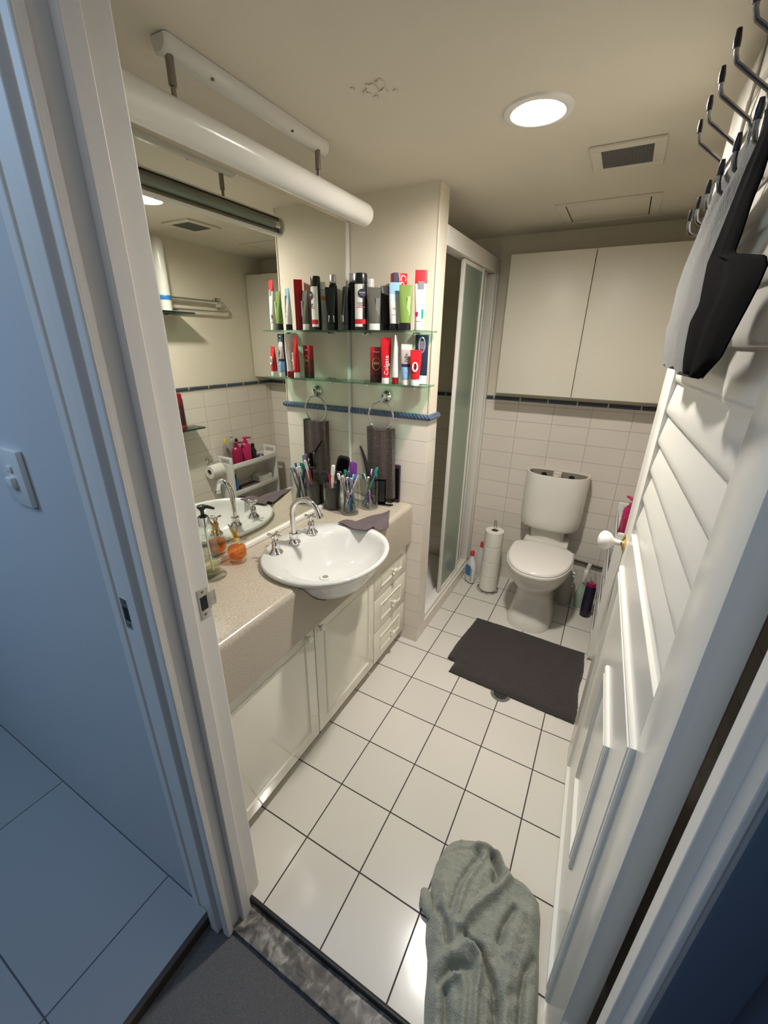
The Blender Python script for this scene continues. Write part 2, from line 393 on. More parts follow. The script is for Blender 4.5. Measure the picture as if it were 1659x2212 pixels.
wn = structure('wall_partition', MB().box(-.90, -.091, YN + .004, 1.136, -.1, H), 'paint')
obj('tile_cladding', MB().box(-.486, -.087, YN, 1.14, 0, DADO - .008, .0015), 'wtile', parent=wn, smooth=False)
obj('corner_bead', MB().box(-.094, -.0885, YN + .001, YN + .007, DADO, H, .001), 'paint', parent=wn)
def dado(name, pts, r, m, label):
    # half-round tile strip following a polyline in plan
    mb = MB(); prof = [(.0, -r), (r * .55, -r * .88), (r, -r * .3), (r, r * .3), (r * .55, r * .88), (.0, r)]
    pts = [Vector((*p, 0)) for p in pts]; rows = []
    for i, p in enumerate(pts):
        a = (pts[i] - pts[i - 1]).normalized() if i else (pts[1] - pts[0]).normalized()
        b = (pts[i + 1] - pts[i]).normalized() if i < len(pts) - 1 else a
        na, nb = Vector((a.y, -a.x, 0)), Vector((b.y, -b.x, 0)); nn = (na + nb).normalized(); k = 1 / max(.3, nn.dot(na))
        rows.append([p + nn * (d * k) + Vector((0, 0, DADO + z)) for d, z in prof])
    mb.loft(rows)
    return structure(name, mb, m, label=label, smooth=True, cat='dado tile')
dado('trim_4', [(-.90, YB), (XR, YB)], .011, 'dado_plain', 'dark blue grey dado tiles along the back wall')
dado('trim_5', [(XR, YB), (XR, -.16)], .011, 'dado_plain', 'dark blue grey dado tiles along the right wall')
dado('trim_6', [(-.484, YN), (-.087, YN), (-.087, 1.145)], .0135, 'dado_rope', 'blue rope patterned dado tiles round the narrow partition')
# front wall (bathroom door wall), with jambs
structure('wall_front', MB().box(-2.6, -.18, -.284, -.165, -.03, 2.6), 'hall')
structure('trim_11', MB().box(.788, .850, -.263, -.249, -.03, 2.1, .005), 'hall_shaded', label='architrave right of the doorway with the hall shade put into its colour', smooth=True, cat='architrave')
structure('wall_front_right', MB().box(.80, 2.4, -.2495, -.165, -.06, 2.6), 'hall_shaded')  # dark tone carries the weak light on this side of the hall
structure('wall_front_head', MB().box(-.18, .80, -.284, -.165, 2.08, 2.6), 'hall')
lj = MB().box(-.182, -.045, -.286, -.168, -.032, 2.08, .003)                                    # post shared by both doorways
lj.box(-.046, -.029, -.247, -.218, -.03, 2.08, .002)                                              # bathroom stop
lj.box(-.046, -.040, -.289, -.274, -.03, 2.08, .003)
lj.box(-.102, -.074, -.300, -.284, -.03, 2.08, .002)                                              # side room stop
lj.box(-.062, -.040, -.292, -.284, -.03, 2.08, .003)
lj.box(-.182, -.158, -.290, -.284, -.03, 2.08, .002)
jl = structure('trim_7', lj, 'jamb', label='white painted left door jamb with stop grooves', smooth=False, cat='door jamb')
rj = MB().box(.783, .806, -.250, -.160, -.032, 2.08, .002).box(.768, .784, -.226, -.200, -.03, 2.08, .002)
structure('trim_8', rj, 'jamb', label='white painted right door jamb beside the open door', smooth=False, cat='door jamb')
structure('trim_9', MB().box(-.05, .79, -.286, -.165, 2.035, 2.08, .003), 'jamb', label='white painted door head above the opening', cat='door head')

# strike plates
def strike(name, loc, rz, label, depth=.0):
    t = thing(name, label, 'strike plate', loc, rz)
    pl = MB().box(-.0012, .0006, -.012, .012, -.034, .034, .0004)
    pl.box(-.0012, .0008, .010, .028, -.016, .018, .0004)
    obj('plate', pl, 'brushed', t)
    obj('latch_hole', MB().box(-.0005, .0010, -.008, .008, -.015, .016), 'dark', t)
    lip = MB(); lip.grid([[(.0004 + .010 * (k / 4) ** 2 * -1, .026 + .010 * k / 4, z) for k in range(5)] for z in (-.015, .017)]).solid(.001)
    obj('lip', lip, 'brushed', t)
    for z in (-.026, .026): obj('screw', MB().lathe([(.0035, 0), (.0025, .0008)], n=12).xf(Matrix.Rotation(PI / 2, 4, 'Y')).xf(Matrix.Translation((.0006, 0, z))), 'dark_steel', t)
    return t
strike('strike_plate', (-.0444, -.187, 1.0), 0, 'steel strike plate on the bathroom door jamb beside the counter')
strike('strike_plate', (-.137, -.2868, 1.003), -PI / 2, 'shadowed steel strike plate on the side room door jamb')

# wall switch in the side room
t = thing('light_switch', 'white light switch plate on the blue lit wall of the side room', 'switch', (-.412, -.284, 1.232))
obj('plate', MB().box(-.042, .042, -.012, 0, -.058, .058, .004), 'white_plastic', t)
obj('rocker', MB().box(-.013, .013, -.022, -.011, -.020, .004, .004), 'white_plastic', t)
obj('rocker', MB().box(-.010, .010, -.016, -.011, .012, .026, .003), 'white_plastic', t)

# ------------------------------------------------------------------ the open door
DOOR = thing('door_1', 'white open door with curved louvre slats above a moulded panel', 'door', (.742, -.146, 0), PI / 2 + math.radians(2.18), kind='structure')
DL = .897
def build_door():
    fr = MB()
    TH = .037
    fr.box(0, .112, -TH, 0, .006, 2.0, .001); fr.box(.752, DL, -TH, 0, .006, 2.0, .001)
    fr.box(.112, .752, -TH, 0, 1.93, 2.0); fr.box(.112, .752, -TH, 0, .93, 1.014); fr.box(.112, .752, -TH, -.0005, .006, .93)
    obj('frame', fr, 'white_gloss', DOOR)
    ln = MB()
    z = 1.0338 - .0767 * 0
    while z < 1.93:
        prof = []
        prof.append((-.0075, z - .0005))
        for k in range(9):
            f = k / 8; y = -.0035 - .0095 * f ** 1.4 - (.0025 if k == 0 else 0)
            prof.append((y, z + .0015 + .0752 * f))
        prof = [(y, min(q, 1.935)) for y, q in prof]
        ln.loft([[(.105, y, q) for y, q in prof] + [(.105, -.036, q) for y, q in reversed(prof)], [(.758, y, q) for y, q in prof] + [(.758, -.036, q) for y, q in reversed(prof)]])
        z += .0767
    ln.box(.105, .758, -.036, -.008, 1.010, 1.0338)
    obj('louvre_panel', ln, 'white_gloss', DOOR, angle=50)
    def moulding(s0, s1, z0, z1):
        mb = MB(); prof = [(0, 0), (.000, .006), (.004, .009), (.009, .009), (.011, .006), (.014, .006), (.016, .010), (.022, .010), (.026, .004), (.028, 0)]
        cs = [(s0, z0, 1, 1), (s1, z0, -1, 1), (s1, z1, -1, -1), (s0, z1, 1, -1), (s0, z0, 1, 1)]
        rows = [[(s + dx * w, hh - .001, zz + dz * w) for w, hh in prof] for s, zz, dx, dz in cs]
        mb.loft(rows, closed=False)
        return mb
    obj('moulding', moulding(.105, .755, .085, .912), 'white_gloss', DOOR, angle=20)
    obj('moulding', moulding(.272, .535, .305, .728), 'white_gloss', DOOR, angle=20)
    # knob and brass rose
    kp = [(.0, .0), (.026, 0), (.027, .003), (.022, .006), (.010, .009), (.009, .012), (0.0, .012)]
    rot = Matrix.Translation((.828, 0, .950)) @ Matrix.Rotation(-PI / 2, 4, 'X')
    rose = obj('rose', MB().lathe(kp, n=32).xf(rot), 'brass', DOOR, label='brass door rose')
    kn = [(.0085, .011), (.0085, .022), (.010, .028), (.017, .034), (.0255, .042), (.029, .052), (.027, .062), (.019, .069), (.008, .0725), (.0005, .073)]
    obj('knob', MB().lathe(kn, n=32).xf(rot), 'white_plastic', rose, label='glossy white round knob')
    for z in (.25, 1.75):
        obj('hinge', MB().box(-.003, .004, -.046, -.002, z - .05, z + .05, .001), 'brushed', DOOR)
build_door()

# over-door hook rack
t = thing('over_door_hook_rack', 'dark metal hook rack hung over the top of the open door', 'hook rack', (.742, -.146, -.014), PI / 2 + math.radians(2.18))
rk = MB()
for z in (1.842, 1.782): rk.tube([(.16, .008, z), (.84, .008, z)], .0032, 8)
obj('rail', rk, 'dark_steel', t)
for s in (.36, .70):
    st = MB().box(s - .009, s + .009, .0012, .0032, 1.77, 2.018).box(s - .009, s + .009, -.040, .0032, 2.015, 2.018).box(s - .009, s + .009, -.041, -.039, 1.94, 2.018)
    obj('strap', st, 'dark_steel', t)
for i, s in enumerate((.27, .365, .46, .555, .65, .745)):
    hk = MB()
    if i < 4 or True:
        hk.tube([(s, .009, 1.752), (s, .009, 1.80), (s, .010, 1.838), (s, .014, 1.849), (s, .052, 1.880), (s, .062, 1.888), (s, .066, 1.898), (s, .068, 1.915)], .0034, 8)
    lo = [(s, .009, 1.80), (s, .009, 1.752)] + [(s, .009 + .010 - .010 * math.cos(a), 1.740 - .008 * math.sin(a)) for a in ()] + [(s, .012, 1.735), (s, .020, 1.728), (s, .036, 1.728), (s, .043, 1.734), (s, .046, 1.745), (s, .047, 1.760)]
    hk.tube(lo, .0032, 8)
    h = obj('hook', hk, 'dark_steel', t)
    obj('tip', MB().tube([(s, .0672, 1.905), (s, .0682, 1.914), (s, .069, 1.926)], [.0045, .0050, .0035], 10), 'black', h, label='black plastic tip')
    obj('tip', MB().tube([(s, .0468, 1.754), (s, .0472, 1.764), (s, .0475, 1.774)], [.0043, .0048, .0032], 10), 'black', h, label='black plastic tip')
RACK_DIR = Vector((-.038, .99928, 0)); RACK_N = Vector((-.99928, -.038, 0)); RACK_O = Vector((.742, -.146, 0))
def rack(s, off, z): return RACK_O + RACK_DIR * s + RACK_N * off + Vector((0, 0, z))

def hanging(name, label, cat, m, outline, off, thick, wob):
    """cloth hanging beside the door: outline rows (s, z) of the left and right edge from top to bottom"""
    mb = MB(); n = 15; rows = []; K = 60
    for i in range(K + 1):
        f = i / K * (len(outline) - 1); a = min(int(f), len(outline) - 2); g = f - a
        sl, zl, sr, zr = [outline[a][k] * (1 - g) + outline[a + 1][k] * g for k in range(4)]
        fr, bk = [], []
        for j in range(n):
            u = j / (n - 1); s = sl + (sr - sl) * u; z = zl + (zr - zl) * u
            w = min(1, i / 12) * (wob * math.sin(u * 10 + 1) + .4 * wob * math.sin(u * 21 + i * .05))
            t_ = thick * (1 - (2 * u - 1) ** 4) * .6 + .0008
            if i == K: z += .004 * math.sin(u * 25)
            fr.append(rack(s, off + w + t_, z)); bk.append(rack(s, off + w - t_, z))
        rows.append(fr + list(reversed(bk)))
    mb.loft(rows)
    return obj(name, mb, m, label=label, cat=cat, angle=60)
hanging('grey_towel', 'light grey cloth hanging from the door hooks, left of the black garment', 'towel', 'grey_cloth',
        [(.388, 1.757, .323, 1.738), (.45, 1.749, .291, 1.699), (.518, 1.729, .322, 1.682), (.573, 1.703, .351, 1.658), (.609, 1.681, .36, 1.635), (.675, 1.647, .40, 1.608), (.71, 1.611, .367, 1.564), (.70, 1.551, .36, 1.534), (.729, 1.531, .36, 1.513), (.672, 1.483, .33, 1.479), (.633, 1.456, .30, 1.452)], .033, .006, .0065)
hanging('black_garment', 'black strappy garment hanging from the door hooks over the grey cloth', 'garment', 'soft_black',
        [(.235, 1.735, .195, 1.725), (.209, 1.712, .157, 1.690), (.223, 1.699, .164, 1.674), (.247, 1.68, .169, 1.658), (.271, 1.658, .183, 1.639), (.307, 1.627, .19, 1.61), (.332, 1.608, .2, 1.594), (.336, 1.603, .06, 1.570), (.324, 1.575, .045, 1.56), (.310, 1.549, .052, 1.546), (.352, 1.527, .069, 1.528), (.34, 1.499, .097, 1.501), (.322, 1.475, .113, 1.482), (.301, 1.458, .173, 1.459)], .0455, .0045, .002)

# ------------------------------------------------------------------ mirror
t = thing('wall_mirror', 'large frameless wall mirror above the vanity counter', 'mirror', (XM, .44, .80))
obj('glass', MB().box(-.006, 0, -.60, .578, 0, 1.135), 'mirror', t, smooth=False)
obj('bottom_trim', MB().box(-.008, .010, -.60, .600, -.0145, .002, .002), 'white_plastic', t, label='white bottom trim')
obj('side_trim', MB().box(-.008, .003, .578, .601, 0, 1.135, .001), 'white_plastic', t, label='white right hand trim')

# ------------------------------------------------------------------ vanity
CT = .785
t = thing('vanity_cabinet', 'cream gloss vanity cabinet with two panelled doors and three drawers', 'cabinet', (-.325, .44, 0))
def vx(x): return x + .325
def vy(y): return y - .44
obj('carcass', MB().box(vx(-.484), vx(-.184), vy(-.155), vy(1.037), .06, .60), 'cabinet', t)
obj('kick_board', MB().box(vx(-.46), vx(-.215), vy(-.155), vy(1.037), 0, .06), 'cab_wall', t)
def panel_front(y0, y1, z0, z1, name, mx, my, groove=True):
    o = obj(name, MB().box(vx(-.184), vx(-.165), vy(y0), vy(y1), z0, z1, .003), 'cabinet', t)
    return o
def frame_mould(y0, y1, z0, z1, parent, w=.010, h=.004):
    mb = MB(); prof = [(0, 0), (.001, h), (.003, h), (.0045, .0012), (.0065, .0012), (.008, h * .8), (w, 0)]
    cs = [(y0, z0, 1, 1), (y1, z0, -1, 1), (y1, z1, -1, -1), (y0, z1, 1, -1), (y0, z0, 1, 1)]
    mb.loft([[(vx(-.1655) + hh, vy(yy + dy * ww), zz + dz * ww) for ww, hh in prof] for yy, zz, dy, dz in cs], closed=False)
    return obj('moulding', mb, 'cabinet', parent, angle=20)
def knob(parent, y, z, x=-.165):
    pr = [(.004, 0), (.0045, .008), (.008, .012), (.0125, .017), (.0135, .022), (.010, .027), (.0005, .0285)]
    obj('knob', MB().lathe(pr, n=20).xf(Matrix.Translation((vx(x), vy(y), z)) @ Matrix.Rotation(PI / 2, 4, 'Y')), 'cabinet', parent)
for y0, y1, ky in ((-.15, .2925, .247), (.2965, .7165, .318)):
    d = panel_front(y0, y1, .062, .588, 'door', 0, 0)
    frame_mould(y0 + .05, y1 - .048, .115, .535, d)
    knob(d, ky, .560)
for z0, z1 in ((.062, .236), (.240, .417), (.421, .588)):
    d = panel_front(.7205, 1.036, z0, z1, 'drawer', 0, 0)
    frame_mould(.775, .985, z0 + .045, z1 - .045, d)
    knob(d, .885, (z0 + z1) / 2)
# countertop with rounded front and a deep apron
cp = [(-.484, CT - .035), (-.484, CT)] + arc(-.165, CT - .022, .022, 90, 0, 6) + [(-.143, .592), (-.165, .592), (-.165, CT - .035)]
ct = MB(); ct.prism(cp, 'y', -.160, 1.0395)
# washbasin, semi recessed oval
BX, BY, BA, BB = -.198, .433, .2125, .2425
def basin():
    mb = MB(); n = 56
    inner_c = (BX + .020, BY + .0, 0)
    rings = []
    # outside from bottom up
    for z, k, ox in ((CT - .125, .30, .015), (CT - .118, .42, .017), (CT - .09, .60, .016), (CT - .055, .74, .012), (CT - .02, .86, .006), (CT + .000, .945, 0), (CT + .006, .985, 0), (CT + .013, 1.0, 0), (CT + .019, .992, 0), (CT + .022, .97, 0)):
        rings.append(ring(BX + ox, BY, z, BA * k, BB * k, n, 2.12))
    # rim flat then bowl; the bowl is pushed to the front leaving a tap ledge behind
    for z, ka, kb, ox in ((CT + .021, .80, .865, .030), (CT + .016, .745, .825, .036), (CT + .000, .70, .79, .038), (CT - .03, .62, .71, .034), (CT - .065, .48, .56, .022), (CT - .092, .30, .36, .006), (CT - .100, .14, .16, -.010), (CT - .1015, .075, .075, -.014)):
        rings.append(ring(BX + ox, BY, z, BA * ka, BB * kb, n, 2.1))
    mb.loft(rings)
    return mb
t = thing('washbasin', 'white oval semi recessed washbasin set in the counter', 'basin', (BX, BY, CT))
obj('bowl', basin().xf(Matrix.Translation((-BX, -BY, -CT))), 'porcelain', t, angle=60)
dr = MB().lathe([(.0, 0), (.009, 0), (.012, .003), (.021, .003), (.023, .0005), (.0235, -.002)], n=28).xf(Matrix.Translation((-.014, 0, -.1005)))
obj('waste', dr, 'porcelain', t)
obj('waste_hole', MB().lathe([(.0005, .0005), (.0105, .0005), (.0105, .0022), (.0005, .0022)], n=20).xf(Matrix.Translation((-.014, 0, -.1003))), 'brushed', t)
obj('overflow_hole', MB().lathe([(.0005, 0), (.006, 0), (.006, .001), (.0005, .001)], n=16).xf(Matrix.Translation((-.122, 0, .0))), 'dark', t)

# the counter is cut out to receive the bowl
ct_o = obj('countertop', ct, 'counter', label='beige speckled countertop with rounded front edge and deep apron', cat='countertop', angle=30)
cut = MB()
cut.loft([ring(BX + ox, BY, z, BA * k, BB * k, 56, 2.12) for z, k, ox in ((CT - .14, .05, .015), (CT - .128, .33, .015), (CT - .120, .44, .017), (CT - .09, .615, .016), (CT - .055, .755, .012), (CT - .02, .872, .006), (CT + .001, .95, 0), (CT + .03, .96, 0))])
cut_o = obj('cutter', cut, None)
bo = ct_o.modifiers.new('cut', 'BOOLEAN'); bo.operation = 'DIFFERENCE'; bo.object = cut_o; bo.solver = 'EXACT'
dg_ = bpy.context.evaluated_depsgraph_get(); me_ = bpy.data.meshes.new_from_object(ct_o.evaluated_get(dg_))
ct_o.modifiers.clear(); ct_o.data = me_; bpy.data.objects.remove(cut_o)
me_.set_sharp_from_angle(angle=math.radians(30))

# taps
TZ = CT + .0205
def tap(loc, rz, label):
    t = thing('basin_tap', label, 'tap', loc, rz, 'pair of cross head basin taps')
    obj('body', MB().lathe([(.024, 0), (.0245, .004), (.022, .008), (.017, .013), (.0145, .020), (.013, .030), (.013, .044), (.0115, .046), (.0115, .050), (.0065, .052), (.006, .062)], n=28), 'chrome', t)
    hm = MB()
    for k in range(4):
        a = k * PI / 2; d = Vector((math.cos(a), math.sin(a), 0))
        hm.tube([d * .003 + Vector((0, 0, .068)), d * .012 + Vector((0, 0, .069)), d * .022 + Vector((0, 0, .070)), d * .0265 + Vector((0, 0, .070))], [.0038, .0036, .0056, .0030], 12)
    hm.lathe([(.0075, .060), (.0085, .066), (.0075, .073), (.004, .075)], n=20)
    obj('cross_handle', hm, 'chrome', t)
    return t
tap((-.333, .318, TZ), .35, 'chrome cross head tap nearest the perfume bottle')
tap((-.330, .512, TZ), .15, 'chrome cross head tap between the spout and the toothbrush cups')
t = thing('basin_spout', 'tall chrome swan neck spout between the two taps', 'tap', (-.333, .414, TZ))
obj('base', MB().lathe([(.0235, 0), (.024, .004), (.021, .008), (.017, .014), (.0155, .030), (.0165, .034), (.0165, .038), (.0115, .040)], n=28), 'chrome', t)
pts = [(0, 0, .035), (0, 0, .07), (0, 0, .105)] + [(.052 - .052 * math.cos(a), 0, .118 + .056 * math.sin(a)) for a in [PI * k / 14 for k in range(0, 13)]]
pts = [Vector(p) for p in pts]; e = pts[-1]; pts.append(e + Vector((.008, 0, -.022)))
RS = Matrix.Rotation(math.radians(12), 4, 'Z')
sp = MB().tube(pts, .0095, 16); sp.tube([pts[-1] - Vector((0, 0, -.004)), pts[-1] + Vector((.0015, 0, -.006))], [.0125, .0125], 16)
obj('neck', sp.xf(RS), 'chrome', t)

# ------------------------------------------------------------------ soap pump, perfume
t = thing('soap_dispenser', 'clear glass soap pump bottle with black pump beside the door jamb', 'soap dispenser', (-.430, .125, CT))
obj('foot_dish', MB().lathe([(.0005, 0), (.044, 0), (.046, .003), (.043, .006), (.036, .007), (.0005, .007)], n=36), 'glass', t)
obj('bottle', MB().lathe([(.0005, .007), (.027, .007), (.030, .014), (.030, .030), (.0285, .150), (.028, .160), (.023, .170), (.015, .174), (.014, .180), (.012, .180), (.012, .172), (.022, .164), (.0255, .156), (.026, .148), (.0265, .030), (.0255, .016), (.0005, .013)], n=36), 'glass', t)
obj('liquid', MB().lathe([(.0005, .0135), (.025, .0165), (.0262, .030), (.0261, .052), (.0005, .052)], n=30), 'soap', t)
obj('collar', MB().lathe([(.0165, .178), (.0168, .206), (.0155, .208), (.0005, .208)], n=28), 'chrome', t, label='chrome collar')
pm = MB().lathe([(.012, .206), (.011, .212), (.0055, .214), (.0055, .226), (.009, .232), (.0135, .238), (.0135, .243), (.006, .246)], n=20)
pm.tube([(0, 0, .240), (.018, .008, .241), (.036, .016, .236)], [.0062, .0052, .0038], 10)
obj('pump', pm, 'black', t, label='black pump head')
obj('dip_tube', MB().tube([(0, 0, .205), (0, .002, .10), (.003, .004, .02)], .003, 8), 'white_plastic', t)
VA = math.atan2(-.6319 - .125, .6034 + .43)
lettering('print', 'O·LEPTIC', .011, t, (math.cos(VA) * .0302, math.sin(VA) * .0302, .088), (PI / 2, 0, VA + PI / 2), 'grey_print')
t = thing('perfume_bottle', 'round perfume bottle of orange liquid with gold leaf stopper', 'perfume bottle', (-.433, .237, CT))
obj('glass_body', MB().lathe([(.0005, 0), (.027, 0), (.030, .004), (.0325, .018), (.0335, .045), (.031, .060), (.023, .073), (.013, .079), (.012, .086), (.0005, .086)], n=36), 'glass', t)
obj('liquid', MB().lathe([(.0005, .018), (.025, .018), (.0295, .024), (.0305, .044), (.0285, .054), (.0005, .054)], n=32), 'amber', t, label='orange perfume')
obj('collar', MB().lathe([(.0135, .080), (.0135, .092), (.010, .094), (.0005, .094)], n=24), 'brass', t, label='gold collar')
for s in (-1, 1):
    mb = MB(); mb.tube([(s * .004, 0, .093), (s * .008, .002, .103), (s * .012, 0, .114), (s * .022, -.004, .136)], [.0035, .0055, .005, .0012], 8)
    obj('leaf', mb, 'brass', t)

# ------------------------------------------------------------------ glass shelves on the partition
def glass_shelf(x0, x1, y0, y1, z, clips, label, group=None):
    t = thing('glass_shelf', label, 'shelf', ((x0 + x1) / 2, (y0 + y1) / 2, z))
    dx, dy = (x1 - x0) / 2, (y1 - y0) / 2
    obj('pane', MB().box(-dx, dx, -dy, dy, -.007, 0, .002), 'shelf_glass', t)
    for (cx, cy, ax) in clips:
        c = MB()
        c.box(cx - .016 - (x0 + x1) / 2, cx + .016 - (x0 + x1) / 2, cy - .016 - (y0 + y1) / 2, cy + .010 - (y0 + y1) / 2, -.015, -.0072, .003)
        c.lathe([(.006, -.022), (.008, -.018), (.008, -.0145)], cx - (x0 + x1) / 2, cy - (y0 + y1) / 2 - .006, 14)
        c.box(cx - .016 - (x0 + x1) / 2, cx + .016 - (x0 + x1) / 2, cy - .010 - (y0 + y1) / 2, cy + .010 - (y0 + y1) / 2, .0002, .0045, .002)
        obj('clip', c, 'chrome', t)
    return t
SU, SL = 1.5375, 1.334
glass_shelf(-.478, -.070, .930, 1.040, SU, [(-.385, 1.028, 0), (-.150, 1.028, 0)], 'upper glass shelf on the partition crowded with toiletries')
glass_shelf(-.478, -.068, .925, 1.040, SL, [(-.385, 1.028, 0), (-.150, 1.028, 0)], 'lower glass shelf on the partition holding toothpaste packs')

CAMP = Vector((.6034, -.6319, 1.4911))
def face_cam(x, y): return math.atan2(CAMP.y - y, CAMP.x - x) + PI / 2      # rz that turns local -y to the camera
def squeeze_tube(label, loc, w, h, body, cap, cap_h=.022, cap_w=None, d=.030, turn=0, name='squeeze_tube', cat='tube', tilt=0, fat=1.0):
    t = thing(name, label, cat, loc, face_cam(loc[0], loc[1]) + turn)
    if tilt: t.rotation_euler[1] = tilt
    cw = cap_w or w * .72
    obj('cap', MB().loft([ring(0, 0, 0, cw / 2, d * .45, 24), ring(0, 0, .002, cw / 2 + .001, d * .47, 24), ring(0, 0, cap_h, cw / 2, d * .45, 24)]), cap, t)
    rings = []
    for k in range(9):
        f = k / 8; a = (cw / 2) * (1 - f) ** .5 * 0 + (cw * .5 + (w * .5 - cw * .5) * min(1, f * 1.6)); b = d * .46 * (1 - f ** 1.4) + .0012
        rings.append(ring(0, 0, cap_h + .001 + (h - cap_h) * f, a, b * fat, 24, 2 + 1.2 * f))
    obj('body', MB().loft(rings), body, t)
    return t
def lathe_bottle(label, loc, prof, body, cap_prof, cap, sx=1, sy=1, name='bottle', cat='bottle', turn=0):
    t = thing(name, label, cat, loc, face_cam(loc[0], loc[1]) + turn)
    obj('body', MB().lathe(prof, n=30, sx=sx, sy=sy), body, t)
    if cap_prof: obj('cap', MB().lathe(cap_prof, n=26, sx=sx, sy=sy), cap, t)
    return t
def carton(label, loc, w, d, h, body, turn=0, name='toothpaste_box', cat='box'):
    t = thing(name, label, cat, loc, face_cam(loc[0], loc[1]) + turn)
    obj('carton', MB().box(-w / 2, w / 2, -d / 2, d / 2, 0, h, .0012), body, t)
    return t
def ux(px, y):   # helper for lining items up along the upper shelf
    k = {.94: (-.4496, .002094), .95: (-.4564, .00211), .96: (-.463, .00212), .985: (-.479, .002145), 1.0: (-.490, .00216), 1.005: (-.4935, .002165)}[y]
    return k[0] + (px - 742) * k[1]
ZU = SU + .0008
# 1 black shampoo
t = lathe_bottle('tall black shampoo bottle with grey flip cap, nearest the mirror on the upper shelf', (ux(764, .985), .990, ZU),
    [(.0005, 0), (.021, 0), (.023, .004), (.023, .160), (.021, .172), (.015, .178), (.0005, .178)], 'black',
    [(.0155, .178), (.0185, .180), (.0185, .205), (.016, .211), (.0005, .212)], 'silver', sx=1.0, sy=.75)
# 2 black and white body spray
t = lathe_bottle('black and white deodorant bottle with round navy badge on the upper shelf', (ux(783, .95), .952, ZU),
    [(.0005, 0), (.0235, 0), (.025, .004), (.025, .158), (.0235, .166), (.0005, .167)], 'black',
    [(.0245, .167), (.0250, .170), (.0245, .198), (.022, .204), (.0005, .205)], 'black', sx=1, sy=.8, cat='deodorant')
def strip(rad_x, rad_y, a0, a1, z0, z1, lift=.0006, n=10):
    mb = MB(); rows = []
    for z in (z0, z1):
        rows.append([((rad_x + lift) * math.sin(math.radians(a0 + (a1 - a0) * k / n)), -(rad_y + lift) * math.cos(math.radians(a0 + (a1 - a0) * k / n)), z) for k in range(n + 1)])
    return mb.grid(rows)
lb = obj('front_label', strip(.025, .020, -85, 12, .012, .165), 'white_print', t, label='white front label')
obj('red_band', strip(.025, .020, -80, 60, .022, .040, .0009), 'red_print', t)
obj('badge', MB().lathe([(.0005, 0), (.0165, 0), (.0165, .0008), (.0005, .0008)], n=28).xf(Matrix.Translation((.004, -.0206, .132)) @ Matrix.Rotation(PI / 2, 4, 'X')), 'navy_print', t, label='round navy badge')
lettering('print', 'NIVEA', .0085, t, (.004, -.0218, .1345), (PI / 2, 0, 0), 'white_print')
lettering('print', 'MEN', .0085, t, (.004, -.0218, .1265), (PI / 2, 0, 0), 'silver')
lettering('print', 'BLACK &', .0075, t, (-.002, -.0212, .098), (PI / 2, 0, 0), 'navy_print')
lettering('print', 'CLEAR', .0075, t, (-.002, -.0212, .0905), (PI / 2, 0, 0), 'navy_print')
obj('stripe', strip(.025, .020, -45, 40, .082, .0845, .0009), 'red_print', t)
# 3 silver/orange deodorant behind
t = lathe_bottle('slim white spray can with orange band, half hidden behind the deodorant', (ux(802, 1.0), 1.008, ZU),
    [(.0005, 0), (.018, 0), (.0185, .150), (.017, .158), (.0005, .160)], band_mat('spray_can_print', [(0, (.7, .7, .68)), (.118, (.75, .25, .05)), (.134, (.72, .72, .70))]),
    [(.0165, .160), (.0165, .185), (.015, .190), (.0005, .191)], 'white_plastic', name='spray_can', cat='spray can')
# 4 grey tube
t = squeeze_tube('olive grey squeeze tube with white cap on the upper shelf', (ux(812, .95), .955, ZU), .056, .152, 'greytube', 'white_plastic', .024, .044)
obj('print_block', MB().box(.004, .020, -.0115, -.0105, .055, .115), mat('small_grey_print', (.22, .22, .20), .6), t)
# 5 black tube
squeeze_tube('black squeeze tube behind the pale blue tube on the upper shelf', (ux(838, .985), .985, ZU), .050, .158, 'black', 'black', .024, .040, turn=.5)
# 6 tall box
t = carton('tall red and black toothpaste carton standing on the upper shelf', (ux(863, 1.005), 1.008, ZU), .056, .036, .203, 'red', turn=.42)
blk = MB(); blk.prism([(-.0283, 0), (.0283, 0), (.0283, .10), (-.004, .160), (-.010, .2032), (-.0283, .2032)], 'y', -.0186, -.0182)
obj('dark_panel', blk, 'navy_print', t)
lettering('print', 'Colgate', .034, t, (.010, -.0190, .145), (PI / 2, PI / 2, 0), 'white_print')
lettering('print', 'Colgate', .026, t, (.0285, 0, .150), (PI / 2, PI / 2, PI / 2), 'white_print')
# 7 white & blue tube
t = squeeze_tube('white squeeze tube with sky blue top and black cap on the upper shelf', (ux(856, .95), .950, ZU), .046, .165,
    band_mat('white_blue_tube', [(0, (.74, .74, .71)), (.100, (.56, .68, .76)), (.125, (.30, .52, .68))]), 'black', .022, .036)
lettering('print', 'M', .012, t, (-.002, -.0136, .075), (PI / 2, 0, 0), 'grey_print')
obj('print_line', MB().box(-.010, .008, -.0142, -.0136, .054, .0555), 'grey_print', t)
# 8 green tube
t = squeeze_tube('bright green squeeze tube with black cap on the upper shelf', (ux(879, .95), .944, ZU), .050, .154, 'green', 'black', .024, .044)
obj('print_block', MB().box(.006, .018, -.0112, -.0102, .050, .115), mat('pale_green_print', (.40, .50, .22), .5), t)
